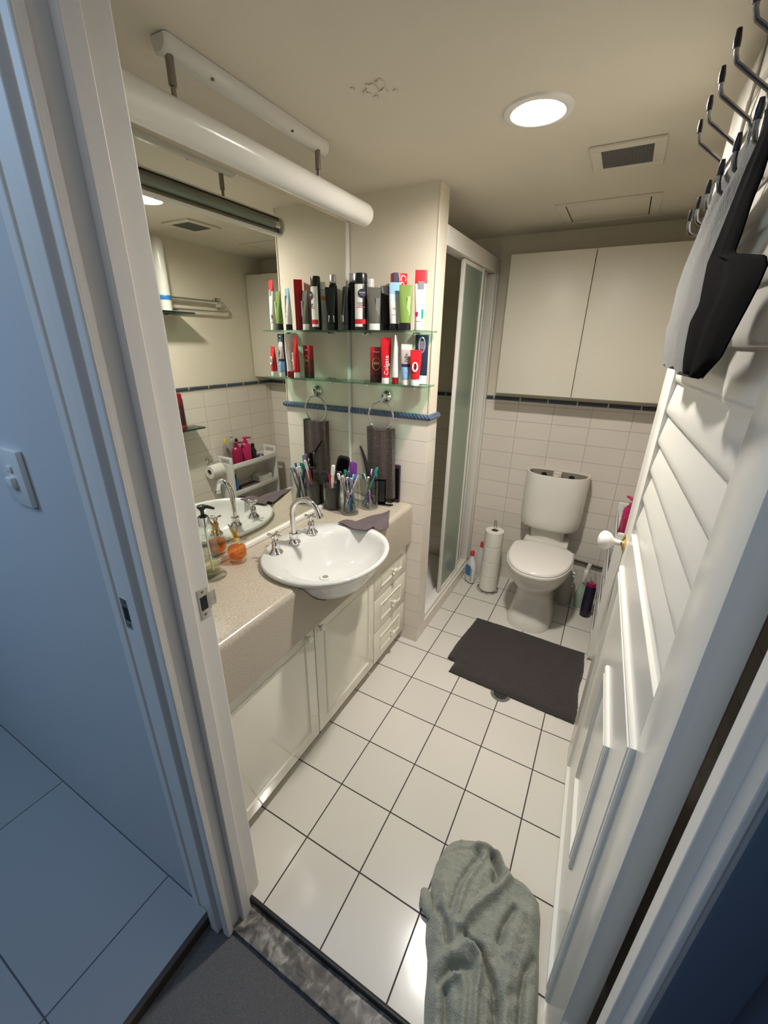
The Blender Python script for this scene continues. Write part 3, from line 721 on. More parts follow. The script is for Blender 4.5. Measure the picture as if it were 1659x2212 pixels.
# 9 white/red tube
t = squeeze_tube('white toothpaste tube with red crimped top at the right end of the upper shelf', (ux(906, .96), .962, ZU), .044, .202,
    band_mat('white_red_tube', [(0, (.76, .74, .70)), (.158, (.55, .02, .03)), (.20, (.55, .02, .03))]), 'white_plastic', .030, .034)
obj('mark', MB().box(-.010, .012, -.0088, -.0078, .140, .165), 'silver', t)
obj('mark', MB().box(.006, .014, -.0138, -.0128, .040, .072), 'teal', t)
obj('mark', MB().lathe([(.0005, 0), (.008, 0), (.008, .0008), (.0005, .0008)], n=20).xf(Matrix.Translation((-.010, -.0125, .055)) @ Matrix.Rotation(PI / 2, 4, 'X')), 'magenta', t)
# one more dark tube standing close to the mirror
t = squeeze_tube('black squeeze tube with white barcode, hidden beside the mirror on the upper shelf', (-.447, .950, ZU), .046, .160, 'black', 'black', .024, .038, turn=1.9)
obj('barcode', MB().box(-.012, .012, .0118, .0128, .030, .055), 'white_print', t)

# lower shelf
def lx(px, y): 
    k = {.94: (-.4476, .002195), .95: (-.4543, .00221), .96: (-.461, .00222), 1.0: (-.488, .00226)}[y]
    return k[0] + (px - 745) * k[1]
ZL = SL + .0008
t = carton('dark red toothpaste pouch with gold emblem, first on the lower shelf', (lx(816, .96), .966, ZL), .052, .022, .140, band_mat('dark_red_pack', [(0, (.03, .006, .008)), (.03, (.10, .008, .01)), (.085, (.30, .01, .015)), (.12, (.42, .012, .02))]), turn=-.15)
obj('emblem', MB().tube([(.017 * math.cos(a), -.0115, .075 + .024 * math.sin(a)) for a in [2 * PI * k / 28 for k in range(28)]], .0012, 6, closed=True), 'gold_print', t)
obj('print_block', MB().box(-.012, .012, -.0118, -.011, .072, .082), 'gold_print', t)
lettering('print', 'Colgate', .009, t, (0, -.0116, .122), (PI / 2, 0, 0), 'white_print')
t = squeeze_tube('glossy red toothpaste tube with white lettering down its front on the lower shelf', (lx(838, .95), .945, ZL), .042, .175, 'red', 'white_plastic', .024, .032)
lettering('print', 'Colgate', .024, t, (.003, -.0134, .072), (math.radians(86), -PI / 2, 0), 'white_print', depth=.0012)
squeeze_tube('white toothpaste tube seen edge on with red cap on the lower shelf', (lx(857, .95), .950, ZL), .044, .185, 'white_plastic', 'deep_red', .026, .030, turn=1.35)
t = squeeze_tube('clear grey gel tube with sky blue band on the lower shelf', (lx(879, .95), .948, ZL), .044, .152,
    band_mat('gel_tube', [(0, (.22, .42, .70)), (.068, (.02, .025, .10)), (.080, (.46, .38, .38)), (.132, (.62, .60, .56)), (.150, (.5, .48, .46))]), 'white_plastic', .022, .030)
lettering('print', 'TePe', .018, t, (.002, -.0108, .105), (PI / 2, -PI / 2, 0), 'grey_print', depth=.0012)
lettering('print', 'O', .012, t, (.004, -.0142, .052), (PI / 2, 0, 0), 'white_print', depth=.001)
t = squeeze_tube('short red toothpaste tube with white swirl, front right of the lower shelf', (lx(899, .95), .942, ZL), .044, .132, 'red', 'white_plastic', .024, .034)
obj('swirl', MB().tube([(-.002 + .009 * math.cos(a), -.0128 + .001 * math.sin(a), .070 + .016 * math.sin(a)) for a in [2 * PI * k / 24 for k in range(24)]], .003, 8, closed=True), 'white_print', t)
obj('swirl_core', MB().box(-.006, .004, -.0136, -.0126, .066, .072), 'navy_print', t)
t = carton('dark blue toothbrush pack leaning behind the short red tube', (lx(909, 1.0), 1.002, ZL), .052, .012, .188, 'navy', turn=-.05, name='toothbrush_pack', cat='pack')
obj('picture', MB().tube([(.012 * math.cos(a), -.0066, .150 + .028 * math.sin(a)) for a in [2 * PI * k / 24 for k in range(24)]], .003, 6, closed=True), 'silver', t)
obj('print_block', MB().box(-.010, .010, -.0072, -.0062, .135, .165), 'lilac', t)
obj('white_base', MB().box(-.0255, .0255, -.0068, -.006, .002, .035), 'white_print', t)

# ------------------------------------------------------------------ towel ring + waffle towel
t = thing('towel_ring', 'round chrome towel ring below the glass shelves', 'towel ring', (-.292, YN, 1.272))
rm = Matrix.Rotation(PI / 2, 4, 'X')
obj('mount', MB().lathe([(.026, 0), (.0265, .004), (.024, .010), (.016, .015), (.011, .022), (.0105, .034), (.0005, .036)], n=28).xf(rm), 'chrome', t)
obj('arm', MB().tube([(0, -.030, .0), (-.006, -.036, -.012), (-.008, -.037, -.022)], .0065, 12), 'chrome', t)
RC = Vector((-.010, -.037, -.084))
obj('ring', MB().tube([(RC.x + .062 * math.cos(a), RC.y, RC.z + .062 * math.sin(a)) for a in [2 * PI * k / 48 for k in range(48)]], .0042, 10, closed=True), 'chrome', t)
def ring_towel():
    mb = MB(); n = 15; K = 30; rows = []
    for i in range(K + 1):
        f = i / K; z = 1.138 - .325 * f
        w0, w1 = -.366 + .004 * f, -.236 + .012 * f
        fr, bk = [], []
        for j in range(n):
            u = j / (n - 1); x = w0 + (w1 - w0) * u
            fold = .005 * math.sin(u * 8 + .6 + f) * (1 - .3 * f) + .003 * math.sin(u * 17 + 2 * f)
            dip = .008 * math.sin(PI * u) if i == 0 else 0
            fr.append((x, .985 + fold + .006 * f, z - dip)); bk.append((x, 1.016 + .4 * fold, z - dip))
        rows.append(fr + list(reversed(bk)))
    return mb.loft(rows)
tw = obj('hand_towel', ring_towel(), 'waffle', label='brown grey waffle towel hanging through the ring', cat='towel', angle=70)

# ------------------------------------------------------------------ cups, brushes, combs
def cup(loc, r, h, label, dark=False):
    t = thing('tumbler', label, 'cup', loc, 0, 'clear tumblers on the counter')
    obj('wall', MB().lathe([(.0005, 0), (r * .95, 0), (r, .003), (r, h), (r - .0025, h), (r - .003, .009), (.0005, .009)], n=36), 'acrylic', t)
    if dark: obj('liner', MB().lathe([(.0005, .0095), (r - .005, .0095), (r - .005, h * .80), (.0005, h * .80)], n=30), mat('dark_liner', (.03, .028, .03), .5), t)
    return t
CA, CB, CC = (-.437, .808, CT), (-.343, .802, CT), (-.302, .905, CT)
cup(CA, .037, .135, 'clear tumbler packed with dark brushes, nearest the mirror', True)
cup(CB, .042, .138, 'clear tumbler of toothbrushes in front of the other two')
cup(CC, .044, .136, 'clear tumbler of toothbrushes behind, nearest the waffle towel')
def toothbrush(base, tip, m, label, head_m='white_print', r=.0035, hl=.028):
    b, e = Vector(base), Vector(tip); d = (e - b).normalized(); L = (e - b).length
    t = thing('toothbrush', label, 'toothbrush', b, 0, 'toothbrushes in the tumblers')
    v = lambda f: d * (L * f)
    obj('handle', MB().tube([v(0), v(.1), v(.35), v(.6), v(.72), v(.80), v(.86), v(1.0)], [r * .7, r * 1.15, r * 1.3, r * 1.05, r * .7, r * .62, r * 1.0, r * .8], 10), m, t)
    side = d.cross(Vector((.5, .8, .1))).normalized()
    hb = MB(); q = d.rotation_difference(Vector((0, 0, 1))).inverted().to_matrix().to_4x4()
    mtx = Matrix.Translation(v(1.0) - d * hl * .5 + side * .006) @ q
    hb.box(-.0045, .0045, -.0045, .0045, -hl / 2, hl / 2, .001, mtx=mtx)
    obj('bristles', hb, head_m, t)
    return t
def inc(c, a, r, z): return (c[0] + r * math.cos(a), c[1] + r * math.sin(a), c[2] + z)
TB = [
 (CB, 2.6, .022, .9 + PI, .046, .185, 'white_plastic', 'white_print', 'white toothbrush leaning left in the front tumbler'),
 (CB, .3, .020, PI * .86, .030, .192, 'teal', 'teal', 'teal headed toothbrush in the front tumbler'),
 (CB, -.6, .018, 2.1, .016, .186, 'navy', 'ltblue', 'navy toothbrush in the middle of the front tumbler'),
 (CB, 3.6, .026, .35, .040, .178, 'white_plastic', 'blue', 'white toothbrush with blue bristles leaning right in the front tumbler'),
 (CB, 1.5, .024, -1.2, .022, .168, 'purple', 'white_print', 'purple toothbrush low in the front tumbler'),
 (CB, 5.0, .020, 1.2, .030, .172, 'blue', 'white_print', 'blue toothbrush towards the back of the front tumbler'),
 (CC, 3.5, .030, .5, .038, .188, 'teal', 'teal', 'teal toothbrush standing highest in the rear tumbler'),
 (CC, 5.4, .026, 2.2, .034, .158, 'lilac', 'white_print', 'lilac toothbrush slanting in the rear tumbler'),
 (CC, 2.4, .030, 5.2, .034, .152, 'green', 'white_print', 'green toothbrush slanting low in the rear tumbler'),
 (CB, 2.0, .012, 4.4, .034, .176, 'lilac', 'white_print', 'lilac toothbrush at the left rim of the front tumbler'),
 (CB, 4.2, .028, 2.9, .012, .190, 'dkgreen', 'teal', 'dark green toothbrush upright in the middle of the front tumbler'),
 (CB, .9, .026, 5.6, .036, .170, 'grey_print', 'ltblue', 'grey toothbrush at the near right rim of the front tumbler'),
 (CC, 4.4, .022, 1.4, .026, .176, 'purple', 'white_print', 'purple toothbrush upright in the rear tumbler'),
 (CC, 1.6, .024, 4.6, .036, .166, 'white_plastic', 'teal', 'white toothbrush at the near rim of the rear tumbler'),
 (CC, .9, .024, 3.6, .030, .160, 'dkgreen', 'grey_print', 'dark toothbrush at the back of the rear tumbler'),
]
for c, a0, r0, a1, r1, h1, m_, hm_, lab in TB:
    toothbrush(inc(c, a0, r0, .012), inc(c, a1, r1, h1), m_, lab, hm_)
def paddle(base, tip, w, hl, m, label, name='hair_brush', cat='hair brush', pad=None, th=.012, face=None):
    b, e = Vector(base), Vector(tip); d = (e - b).normalized(); L = (e - b).length
    t = thing(name, label, cat, b)
    obj('handle', MB().tube([d * 0, d * (L - hl) * .5, d * (L - hl * .9)], [.006, .0075, .006], 10), m, t)
    fdir = Vector(face) if face else Vector((.6, -.8, .3)); n = (fdir - d * fdir.dot(d)).normalized(); s = d.cross(n).normalized()
    mt = Matrix((( *s, 0), (*n, 0), (*d, 0), (0, 0, 0, 1))).transposed(); mt.translation = d * (L - hl / 2)
    mt[3][0] = mt[3][1] = mt[3][2] = 0; mt[3][3] = 1
    rg = []
    for yy, k in ((-th / 2, .90), (-th / 2 + .002, 1.0), (th / 2 - .002, 1.0), (th / 2, .90)):
        rg.append([(x, yy, z) for x, z, _ in ring(0, 0, 0, w / 2 * k, hl / 2 * k, 32, 4)])
    obj('head', MB().loft(rg).xf(mt), m, t)
    if pad: 
        rg = [[(x, yy, z) for x, z, _ in ring(0, 0, 0, w / 2 * k, hl / 2 * k, 28, 4)] for yy, k in ((th / 2, .78), (th / 2 + .003, .72))]
        pb = MB().loft(rg)
        for ix in range(-3, 4):
            for iz in range(-4, 5):
                px, pz = ix * w * .10, iz * hl * .085
                pb.tube([(px, th / 2, pz), (px, th / 2 + .010, pz)], .0008, 5)
        obj('bristle_pad', pb.xf(mt), pad, t)
    return t
paddle(inc(CA, 1.2, .010, .012), (-.392, .842, 1.030), .058, .082, 'black', 'square black paddle brush sticking up from the tumbler by the mirror', pad='soft_black')
paddle(inc(CA, 4.2, .012, .012), (-.405, .775, 1.002), .018, .050, 'white_plastic', 'white brush with rounded end standing before the black paddle brush', name='brush', cat='brush', th=.010)
paddle(inc(CB, 1.0, .012, .012), (-.352, .852, 1.008), .034, .075, 'purple', 'purple comb standing behind the toothbrushes', name='comb', cat='comb', th=.006)
paddle(inc(CA, 2.6, .016, .012), (-.462, .772, .965), .034, .05, 'black', 'black round brush with teal rim in the tumbler by the mirror', name='brush', cat='brush', th=.02)
paddle(inc(CA, 5.6, .014, .012), (-.426, .776, .958), .012, .034, 'red', 'red brush leaning in the tumbler by the mirror', name='brush', cat='brush', th=.008)
paddle(inc(CA, .1, .018, .012), (-.408, .818, .965), .034, .045, 'black', 'black brush on the right side of the tumbler by the mirror', name='brush', cat='brush', th=.02)
# curved black comb
t = thing('comb', 'curved black comb standing beside the waffle towel', 'comb', inc(CC, 2.2, .014, .012))
base = Vector(t.location)
cb = MB(); top = Vector((-.372, .945, 1.055)) - base; L = top.length; d = top.normalized(); s = Vector((.55, -.2, .0)).normalized()
sp_ = [d * (L * f) + s * (.030 * math.sin(PI * f)) for f in [k / 14 for k in range(15)]]
cb.tube(sp_, [.004 + .007 * math.sin(PI * k / 14) for k in range(15)], 8)
obj('spine', cb, 'black', t)
te = MB()
for k in range(28):
    f = .42 + .56 * k / 27; p0 = d * (L * f) + s * (.030 * math.sin(PI * f))
    te.tube([p0, p0 - s * (.030 * math.sin(PI * f) + .012) + d * .006], [.0012, .0006], 5)
obj('teeth', te, 'black', t)
# dark brush standing behind the towel, and combs lying on the counter
t = thing('hair_brush', 'dark flat hair brush propped on the tiles behind the waffle towel', 'hair brush', (-.2295, 1.028, CT), 0)
obj('head', MB().box(-.024, .022, -.008, .008, .001, .185, .006), mat('dark_mauve_plastic', (.035, .022, .03), .35), t)
obj('bristle_pad', MB().box(-.020, .018, -.012, -.007, .02, .17, .003), 'soft_black', t)
def flat_comb(loc, rz, L, label, z=.0008):
    t = thing('comb', label, 'comb', (loc[0], loc[1], CT + z), rz)
    obj('spine', MB().box(-L / 2, L / 2, -.004, .004, 0, .006, .001), 'black', t)
    tt = MB()
    for k in range(int(L / .0065)): tt.box(-L / 2 + .002 + k * .0065, -L / 2 + .005 + k * .0065, -.016, -.003, .001, .0045)
    obj('teeth', tt, 'black', t)
flat_comb((-.243, .968), .25, .058, 'short black comb lying on the counter below the waffle towel')
flat_comb((-.282, .975), -.3, .045, 'black comb piece lying beside the rear tumbler')
# black claw clip pile behind rear tumbler -> dark square brush on the counter
t = thing('hair_brush', 'black square brush head standing between rear tumbler and waffle towel', 'hair brush', (-.272, .957, CT), face_cam(-.272, .957))
obj('head', MB().box(-.026, .024, -.006, .008, .001, .125, .004), 'soft_black', t)
obj('bristle_pad', MB().box(-.020, .018, -.012, -.005, .02, .118, .002), 'black', t)
toothbrush((-.280, .938, CT + .004), (-.296, .962, CT + .150), 'teal', 'thin green stick leaning against the black square brush', 'teal', r=.0018, hl=.016)

# face cloth draped over basin edge
def face_cloth():
    mb = MB(); rows = []
    c00, c10, c01, c11 = Vector((-.285, .628, 0)), Vector((-.150, .612, 0)), Vector((-.195, .905, 0)), Vector((-.128, .770, 0))
    N = 22
    for i in range(N + 1):
        r = []
        for j in range(N + 1):
            u, v = i / N, j / N
            p = c00 * (1 - u) * (1 - v) + c10 * u * (1 - v) + c01 * (1 - u) * v + c11 * u * v
            e = ((p.x - BX) / BA) ** 2 + ((p.y - BY) / BB) ** 2
            z = CT + .002 + (.022 if e < 1 else .022 * max(0, 1 - (e - 1) * 3.2))
            if e < .62: z -= (.62 - e) * .035
            z += .0028 * math.sin(u * 8 + v * 5) + .002 * math.sin(v * 13 - u * 4) + .0075
            if p.x > -.143: z = min(z, CT - (p.x + .143) * 1.2 + .006) if e > 1.05 else z
            r.append((p.x, p.y, z))
        rows.append(r)
    return mb.grid(rows).solid(.003)
obj('face_cloth', face_cloth(), 'flannel', label='mauve grey face cloth draped from counter onto the basin rim', cat='cloth', angle=70)

# ------------------------------------------------------------------ fluorescent light above the mirror
t = thing('mirror_light', 'white tubular light fitting hung below the ceiling above the mirror', 'light fitting', (-.285, .345, H))
u = MB(); 
sec = [(.022, -.001), (.022, -.012), (.017, -.026), (.007, -.032), (-.007, -.032), (-.017, -.026), (-.022, -.012), (-.022, -.001)]
rg = [[(x * k - .008, y, z * (k if k < 1 else 1) - (0 if k == 1 else .001)) for x, z in sec] for y, k in ((-.252, .82), (-.245, 1), (.272, 1), (.279, .82))]
u.loft(rg); obj('ceiling_bar', u, 'white_gloss', t)
for y in (-.14, .115): obj('screw', MB().lathe([(.0005, -.002), (.004, -.001), (.004, .002)], n=12).xf(Matrix.Translation((.0085, y, -.0275))), 'dark_steel', t)
for y in (-.237, .234): 
    st = MB().tube([(0, y, -.029), (0, y, -.075)], .008, 12); st.tube([(0, y, -.07), (0, y, -.100)], .005, 10)
    obj('stem', st, 'dark_steel', t)
sh = MB(); ro, ri = .0345, .0315; ang = [(-128 + 256 * k / 26) for k in range(27)]
po = [(ro * math.cos(math.radians(a)), -.1275 + ro * math.sin(math.radians(a))) for a in ang]; pi_ = [(ri * math.cos(math.radians(a)), -.1275 + ri * math.sin(math.radians(a))) for a in reversed(ang)]
sh.prism(po + pi_, 'y', -.46, .492)
obj('shade', sh, 'white_gloss', t, angle=30)
ec = MB(); full = [(ro * math.cos(2 * PI * k / 36), ro * math.sin(2 * PI * k / 36)) for k in range(36)]
for ya, yb_, yc in ((.490, .498, .505), (-.458, -.466, -.472)):
    ec.loft([[(x, ya, -.1275 + z) for x, z in full], [(x * .97, yb_, -.1275 + z * .97) for x, z in full], [(x * .80, yc, -.1275 + z * .80) for x, z in full]])
obj('end_cap', ec, 'white_gloss', t, angle=50)
obj('reflector', MB().box(-.010, -.008, -.455, .488, -.156, -.099), 'dark_steel', t)
obj('tube_lamp', MB().tube([(-.016, -.44, -.1275), (-.016, .455, -.1275)], .013, 16), 'light_tube', t, label='unlit fluorescent tube')
obj('tube_cap', MB().tube([(-.016, .453, -.1275), (-.016, .478, -.1275)], .0138, 16), 'chrome', t)

# ------------------------------------------------------------------ ceiling downlight, vent, hatch, flaking paint
t = thing('downlight', 'round white recessed ceiling light, switched on', 'light', (LX, LY, H))
obj('trim_ring', MB().lathe([(LR - .003, .006), (LR - .003, -.004), (LR + .004, -.007), (LR + .018, -.005), (LR + .021, .0), (LR + .016, .001), (LR - .003, .006)], n=48, caps=False), 'white_gloss', t)
can = MB(); can.loft([ring(0, 0, -.002, LR - .0025, LR - .0025, 40), ring(0, 0, .045, LR - .0025, LR - .0025, 40)], cap0=False, cap1=False)
obj('can', can, 'white_plastic', t)
obj('lamp', MB().lathe([(.0005, -.003), (.020, -.001), (.038, .006), (.050, .017), (LR - .004, .034), (LR - .004, .042), (.0005, .042)], n=40), 'lamp', t, label='glowing lamp face')
for s in (-1, 1): obj('spring_clip', MB().tube([(s * .046, .02, .02), (s * .056, .018, .010)], .002, 6), 'dark_steel', t)
t = thing('exhaust_vent', 'white ceiling exhaust vent with dark grey mesh', 'vent', (.492, 1.083, H))
fr = MB()
for a in ((-.098, .098, -.102, -.072), (-.098, .098, .072, .102), (-.098, -.068, -.072, .072), (.068, .098, -.072, .072)): fr.box(a[0], a[1], a[2], a[3], -.008, -.0005, .002)
obj('frame', fr, 'ceil', t)
obj('mesh', MB().box(-.068, .068, -.072, .072, -.004, -.001), 'grille', t)
gw = MB()
for k in range(-13, 14): gw.box(k * .005 - .0006, k * .005 + .0006, -.072, .072, -.0062, -.004)
for k in range(-13, 14): gw.box(-.068, .068, k * .0054 - .0006, k * .0054 + .0006, -.0062, -.004)
obj('mesh_wires', gw, mat('grille_wire', (.20, .19, .17), .6), t)
t = thing('ceiling_hatch', 'flush cream access hatch in the ceiling near the back wall', 'hatch', (.42, 1.66, H))
hf = MB()
for a in ((-.19, .19, -.155, -.125), (-.19, .19, .145, .175), (-.19, -.155, -.125, .145), (.155, .19, -.125, .145)): hf.box(a[0], a[1], a[2], a[3], -.004, -.0005, .001)
obj('frame', hf, 'ceil', t); obj('panel', MB().box(-.151, .151, -.121, .141, -.003, -.0005, .0005), 'ceil', t)
obj('gap', MB().box(-.155, .155, -.125, .145, -.0012, -.0004), 'dark', t)
pp = MB(); random.seed(3)
for cx, cy, r in ((.0, .0, .016), (.018, .02, .010), (-.022, .012, .008), (.028, -.010, .012), (-.008, .034, .006), (-.04, -.02, .006), (.045, .03, .005)):
    n = 14; rr = [r * (.55 + .75 * random.random()) for _ in range(n)]
    lo_ = [(cx + rr[k] * math.cos(2 * PI * k / n), cy + rr[k] * 1.2 * math.sin(2 * PI * k / n), -.0004) for k in range(n)]
    hi_ = [(x, y, -.0022 - .001 * random.random()) for x, y, z in lo_]
    pp.loft([lo_, hi_])
obj('paint_flake', pp, 'ceil', loc=(-.022, .437, H), label='small patch of flaking paint on the ceiling', cat='flaking paint', smooth=False)

# ------------------------------------------------------------------ wall cabinet over the toilet
t = thing('wall_cabinet', 'wide cream two door wall cabinet above the toilet', 'cabinet', (.43, YB, 1.2415))
obj('carcass', MB().box(-.427, .438, -.147, -.001, 0, .670), 'cab_wall', t)
obj('door', MB().box(-.427, -.0365, -.166, -.149, 0, .670, .0015), 'cab_wall', t)
obj('door', MB().box(-.0325, .438, -.166, -.149, 0, .670, .0015), 'cab_wall', t)
t = thing('wall_box', 'small cream electrical box beside the shower header', 'electrical box', (-.125, YB - .001, 1.945))
obj('base', MB().box(-.024, .022, -.020, 0, -.032, .034, .004), 'cream_plastic', t)
obj('cover', MB().tube([(.0, -.018, -.006), (.0, -.036, -.012)], .014, 16), 'cream_plastic', t)

# ------------------------------------------------------------------ shower: hob, tray, screen
structure('trim_10', MB().box(-.165, -.088, 1.142, YB - .002, 0, .074, .003), 'hob', label='tiled shower hob along the floor', cat='hob')
t = thing('shower_tray', 'white shower tray behind the sliding screen', 'shower tray', (-.53, 1.55, 0))
obj('base', MB().box(-.368, .363, -.40, .395, .001, .045, .01), 'white_plastic', t)
t = thing('shower_screen', 'white framed sliding shower screen with frosted green glass', 'shower screen', (-.115, 1.55, .074))
def sy(y): return y - 1.55
def sz(z): return z - .074
def sx_(x): return x + .115
obj('header_rail', MB().box(sx_(-.150), sx_(-.090), sy(1.142), sy(YB - .002), sz(1.848), sz(1.918), .004), 'white_gloss', t)
obj('sill_track', MB().box(sx_(-.150), sx_(-.097), sy(1.142), sy(YB - .002), 0.0, sz(.098), .003), 'white_gloss', t)
jb = MB().box(sx_(-.150), sx_(-.094), sy(1.895), sy(YB - .002), sz(.099), sz(1.847), .003).box(sx_(-.094), sx_(-.088), sy(1.915), sy(YB - .003), sz(.099), sz(1.847), .002)
obj('wall_jamb', jb, 'white_gloss', t)
def slider(y0, y1, x):
    g = obj('sliding_panel', MB().box(sx_(x) - .003, sx_(x) + .003, sy(y0) + .008, sy(y1) - .008, sz(.108), sz(1.838)), 'shower_glass', t)
    f = MB()
    for a, b in ((y0, y0 + .020), (y1 - .020, y1)): f.box(sx_(x) - .009, sx_(x) + .009, sy(a), sy(b), sz(.101), sz(1.845), .002)
    f.box(sx_(x) - .008, sx_(x) + .008, sy(y0 + .02), sy(y1 - .02), sz(.101), sz(.120), .002); f.box(sx_(x) - .008, sx_(x) + .008, sy(y0 + .02), sy(y1 - .02), sz(1.828), sz(1.845), .002)
    obj('panel_frame', f, 'white_gloss', g)
slider(1.402, 1.715, -.112); slider(1.53, 1.842, -.134)

# ------------------------------------------------------------------ toilet
TX, TYB = .395, YB
t = thing('toilet', 'white toilet with lidless cistern, seat lid closed', 'toilet', (TX, 1.56, 0))
def toilet():
    n = 40
    def oval(z, y0, y1, a, p=2.2, sq=0):
        cy, b = (y0 + y1) / 2 - 1.56, (y1 - y0) / 2
        return ring(.008, cy, z, a, b, n, p)
    pan = MB()
    pan.loft([oval(0, 1.425, 1.80, .124, 2.8), oval(.012, 1.425, 1.80, .125, 2.8), oval(.05, 1.445, 1.80, .116, 2.6), oval(.12, 1.475, 1.81, .100, 2.4), oval(.19, 1.470, 1.83, .098, 2.3), oval(.235, 1.44, 1.84, .112, 2.2), oval(.28, 1.40, 1.845, .140, 2.2), oval(.33, 1.365, 1.845, .160, 2.25), oval(.365, 1.352, 1.845, .168, 2.3), oval(.385, 1.352, 1.845, .169, 2.3)])
    obj('pan', pan, 'toilet', t, angle=70)
    def dshape(z, k, inset=0):
        out = []
        for i in range(n):
            a = 2 * PI * i / n; c, s = math.cos(a), math.sin(a)
            x = .008 + (.1725 - inset) * k * math.copysign(abs(c) ** (2 / 2.4), c)
            if s < 0: y = 1.60 + (.262 - inset) * k * -abs(s) ** (2 / 2.1)
            else: y = 1.60 + (.13 - inset * .3) * abs(s) ** (2 / 5)
            out.append((x, y - 1.56, z))
        return out
    obj('seat', MB().loft([dshape(.387, .985), dshape(.389, 1.0), dshape(.399, 1.0), dshape(.401, .985)]), 'seat', t, angle=50)
    obj('lid', MB().loft([dshape(.402, .965), dshape(.405, .985), dshape(.412, .98), dshape(.419, .95), dshape(.422, .90), dshape(.4235, .6), dshape(.424, .2)]), 'seat', t, angle=50)
    for s in (-1, 1): obj('hinge', MB().tube([(.008 + s * .075 - .02, .175, .408), (.008 + s * .075 + .02, .175, .408)], .010, 12), 'seat', t)
    # cistern, D shaped in plan, open at the top
    def cist(z, k, kd, a_in=0):
        out = []
        for i in range(n):
            a = 2 * PI * i / n; c, s = math.cos(a), math.sin(a)
            x = (.172 * k - a_in) * math.copysign(abs(c) ** (2 / 3.0), c)
            if s < 0: y = 1.875 - (.115 * kd - a_in) * abs(s) ** (2 / 2.3)
            else: y = 1.875 + (.072 - a_in) * abs(s) ** (2 / 6)
            out.append((x, y - 1.56, z))
        return out
    obj('cistern', MB().loft([cist(.475, .80, .70), cist(.482, .90, .86), cist(.50, .965, .95), cist(.55, .99, .985), cist(.65, 1.0, 1.0), cist(.805, 1.0, 1.0), cist(.813, .99, .99), cist(.813, .99, .99, .010), cist(.806, .98, .98, .012), cist(.60, .97, .96, .012)]), 'toilet', t, angle=60)
    obj('tank_shade', MB().loft([cist(.61, .96, .95, .0135), cist(.804, .975, .975, .0135), cist(.804, .975, .975, .0155), cist(.612, .96, .95, .0155)], cap0=True, cap1=True), mat('beige_tank_shade', (.30, .265, .21), .6), t, label='beige shell added for the shade inside the open cistern')  # added shell, its darker beige stands in for shade on the china
    obj('flush_valve', MB().lathe([(.020, .60), (.020, .800), (.014, .806), (.014, .815), (.0005, .816)], -.005, .29, 18).box(-.028, .018, .325, .355, .74, .808, .003), 'cream_plastic', t, label='cream flush valve')
    for x in (-.082, .072): obj('bolt_cover', MB().lathe([(.016, 0), (.016, .010), (.010, .016), (.0005, .017)], n=18).xf(Matrix.Translation((x, .372, .775)) @ Matrix.Rotation(PI / 2, 4, 'X')), 'black', t, label='round black plug inside the cistern')
    obj('flush_pipe', MB().lathe([(.05, .375), (.048, .43), (.05, .48)], .0, .305, 24, sx=2.0).box(-.12, .13, .22, .37, .375, .402, .01), 'toilet', t)
toilet()
t = obj('water_hose', MB().tube([(.545, YB - .020, .262), (.60, YB - .018, .256), (.66, YB - .017, .250), (.735, YB - .016, .244), (.80, YB - .015, .25), (.84, YB - .010, .27)], .0075, 10), mat('grey_braided_hose', (.08, .075, .075), .4, metal=.4, bump_s=300, bump_a=.5), label='dark grey water hose along the wall behind the toilet', cat='hose')

# toilet roll stand and rolls
RX, RY = .104, 1.752
t = thing('toilet_roll_stand', 'chrome toilet roll stand with ring base beside the toilet', 'roll stand', (RX, RY, 0))
obj('base_ring', MB().tube([(.066 * math.cos(a), .066 * math.sin(a), .006) for a in [2 * PI * k / 40 for k in range(40)]], .0045, 8, closed=True), 'chrome', t)
obj('base_bar', MB().box(-.064, .064, -.003, .003, .003, .008), 'chrome', t)
obj('pole', MB().tube([(-.006, 0, .004), (-.006, 0, .48)] + [(-.006 * math.cos(PI * k / 6), 0, .48 + .012 * math.sin(PI * k / 6)) for k in range(1, 7)] + [(.006, 0, .40)], .0035, 8), 'chrome', t)
rp = [(.021, 0), (.054, 0), (.0565, .003), (.0565, .100), (.054, .103), (.021, .103), (.021, 0)]
def roll(loc, label):
    t = thing('toilet_roll', label, 'toilet roll', loc, 0, 'toilet rolls on the stand')
    mb = MB(); n = 36
    R = [ring(0, 0, z, r, r, n) for r, z in rp]; mb.loft(R, cap0=False, cap1=False)
    obj('paper', mb, 'paper', t)
    c = MB(); c.loft([ring(0, 0, z, r, r, n) for r, z in ((.021, .0005), (.0205, .0005), (.0205, .1025), (.021, .1025))], cap0=False, cap1=False)
    obj('core', c, mat('cardboard_core', (.20, .15, .12), .9), t)
    return t
r0 = roll((RX, RY, .010), 'white toilet roll at the bottom of the stack on the stand')
for k, lab in ((1, 'white toilet roll second from the bottom of the stack'), (2, 'white toilet roll third from the bottom of the stack'), (3, 'white toilet roll on top of the stack on the stand')):
    dup(r0, (RX, RY, .010 + .1045 * k), k * .8, lab)

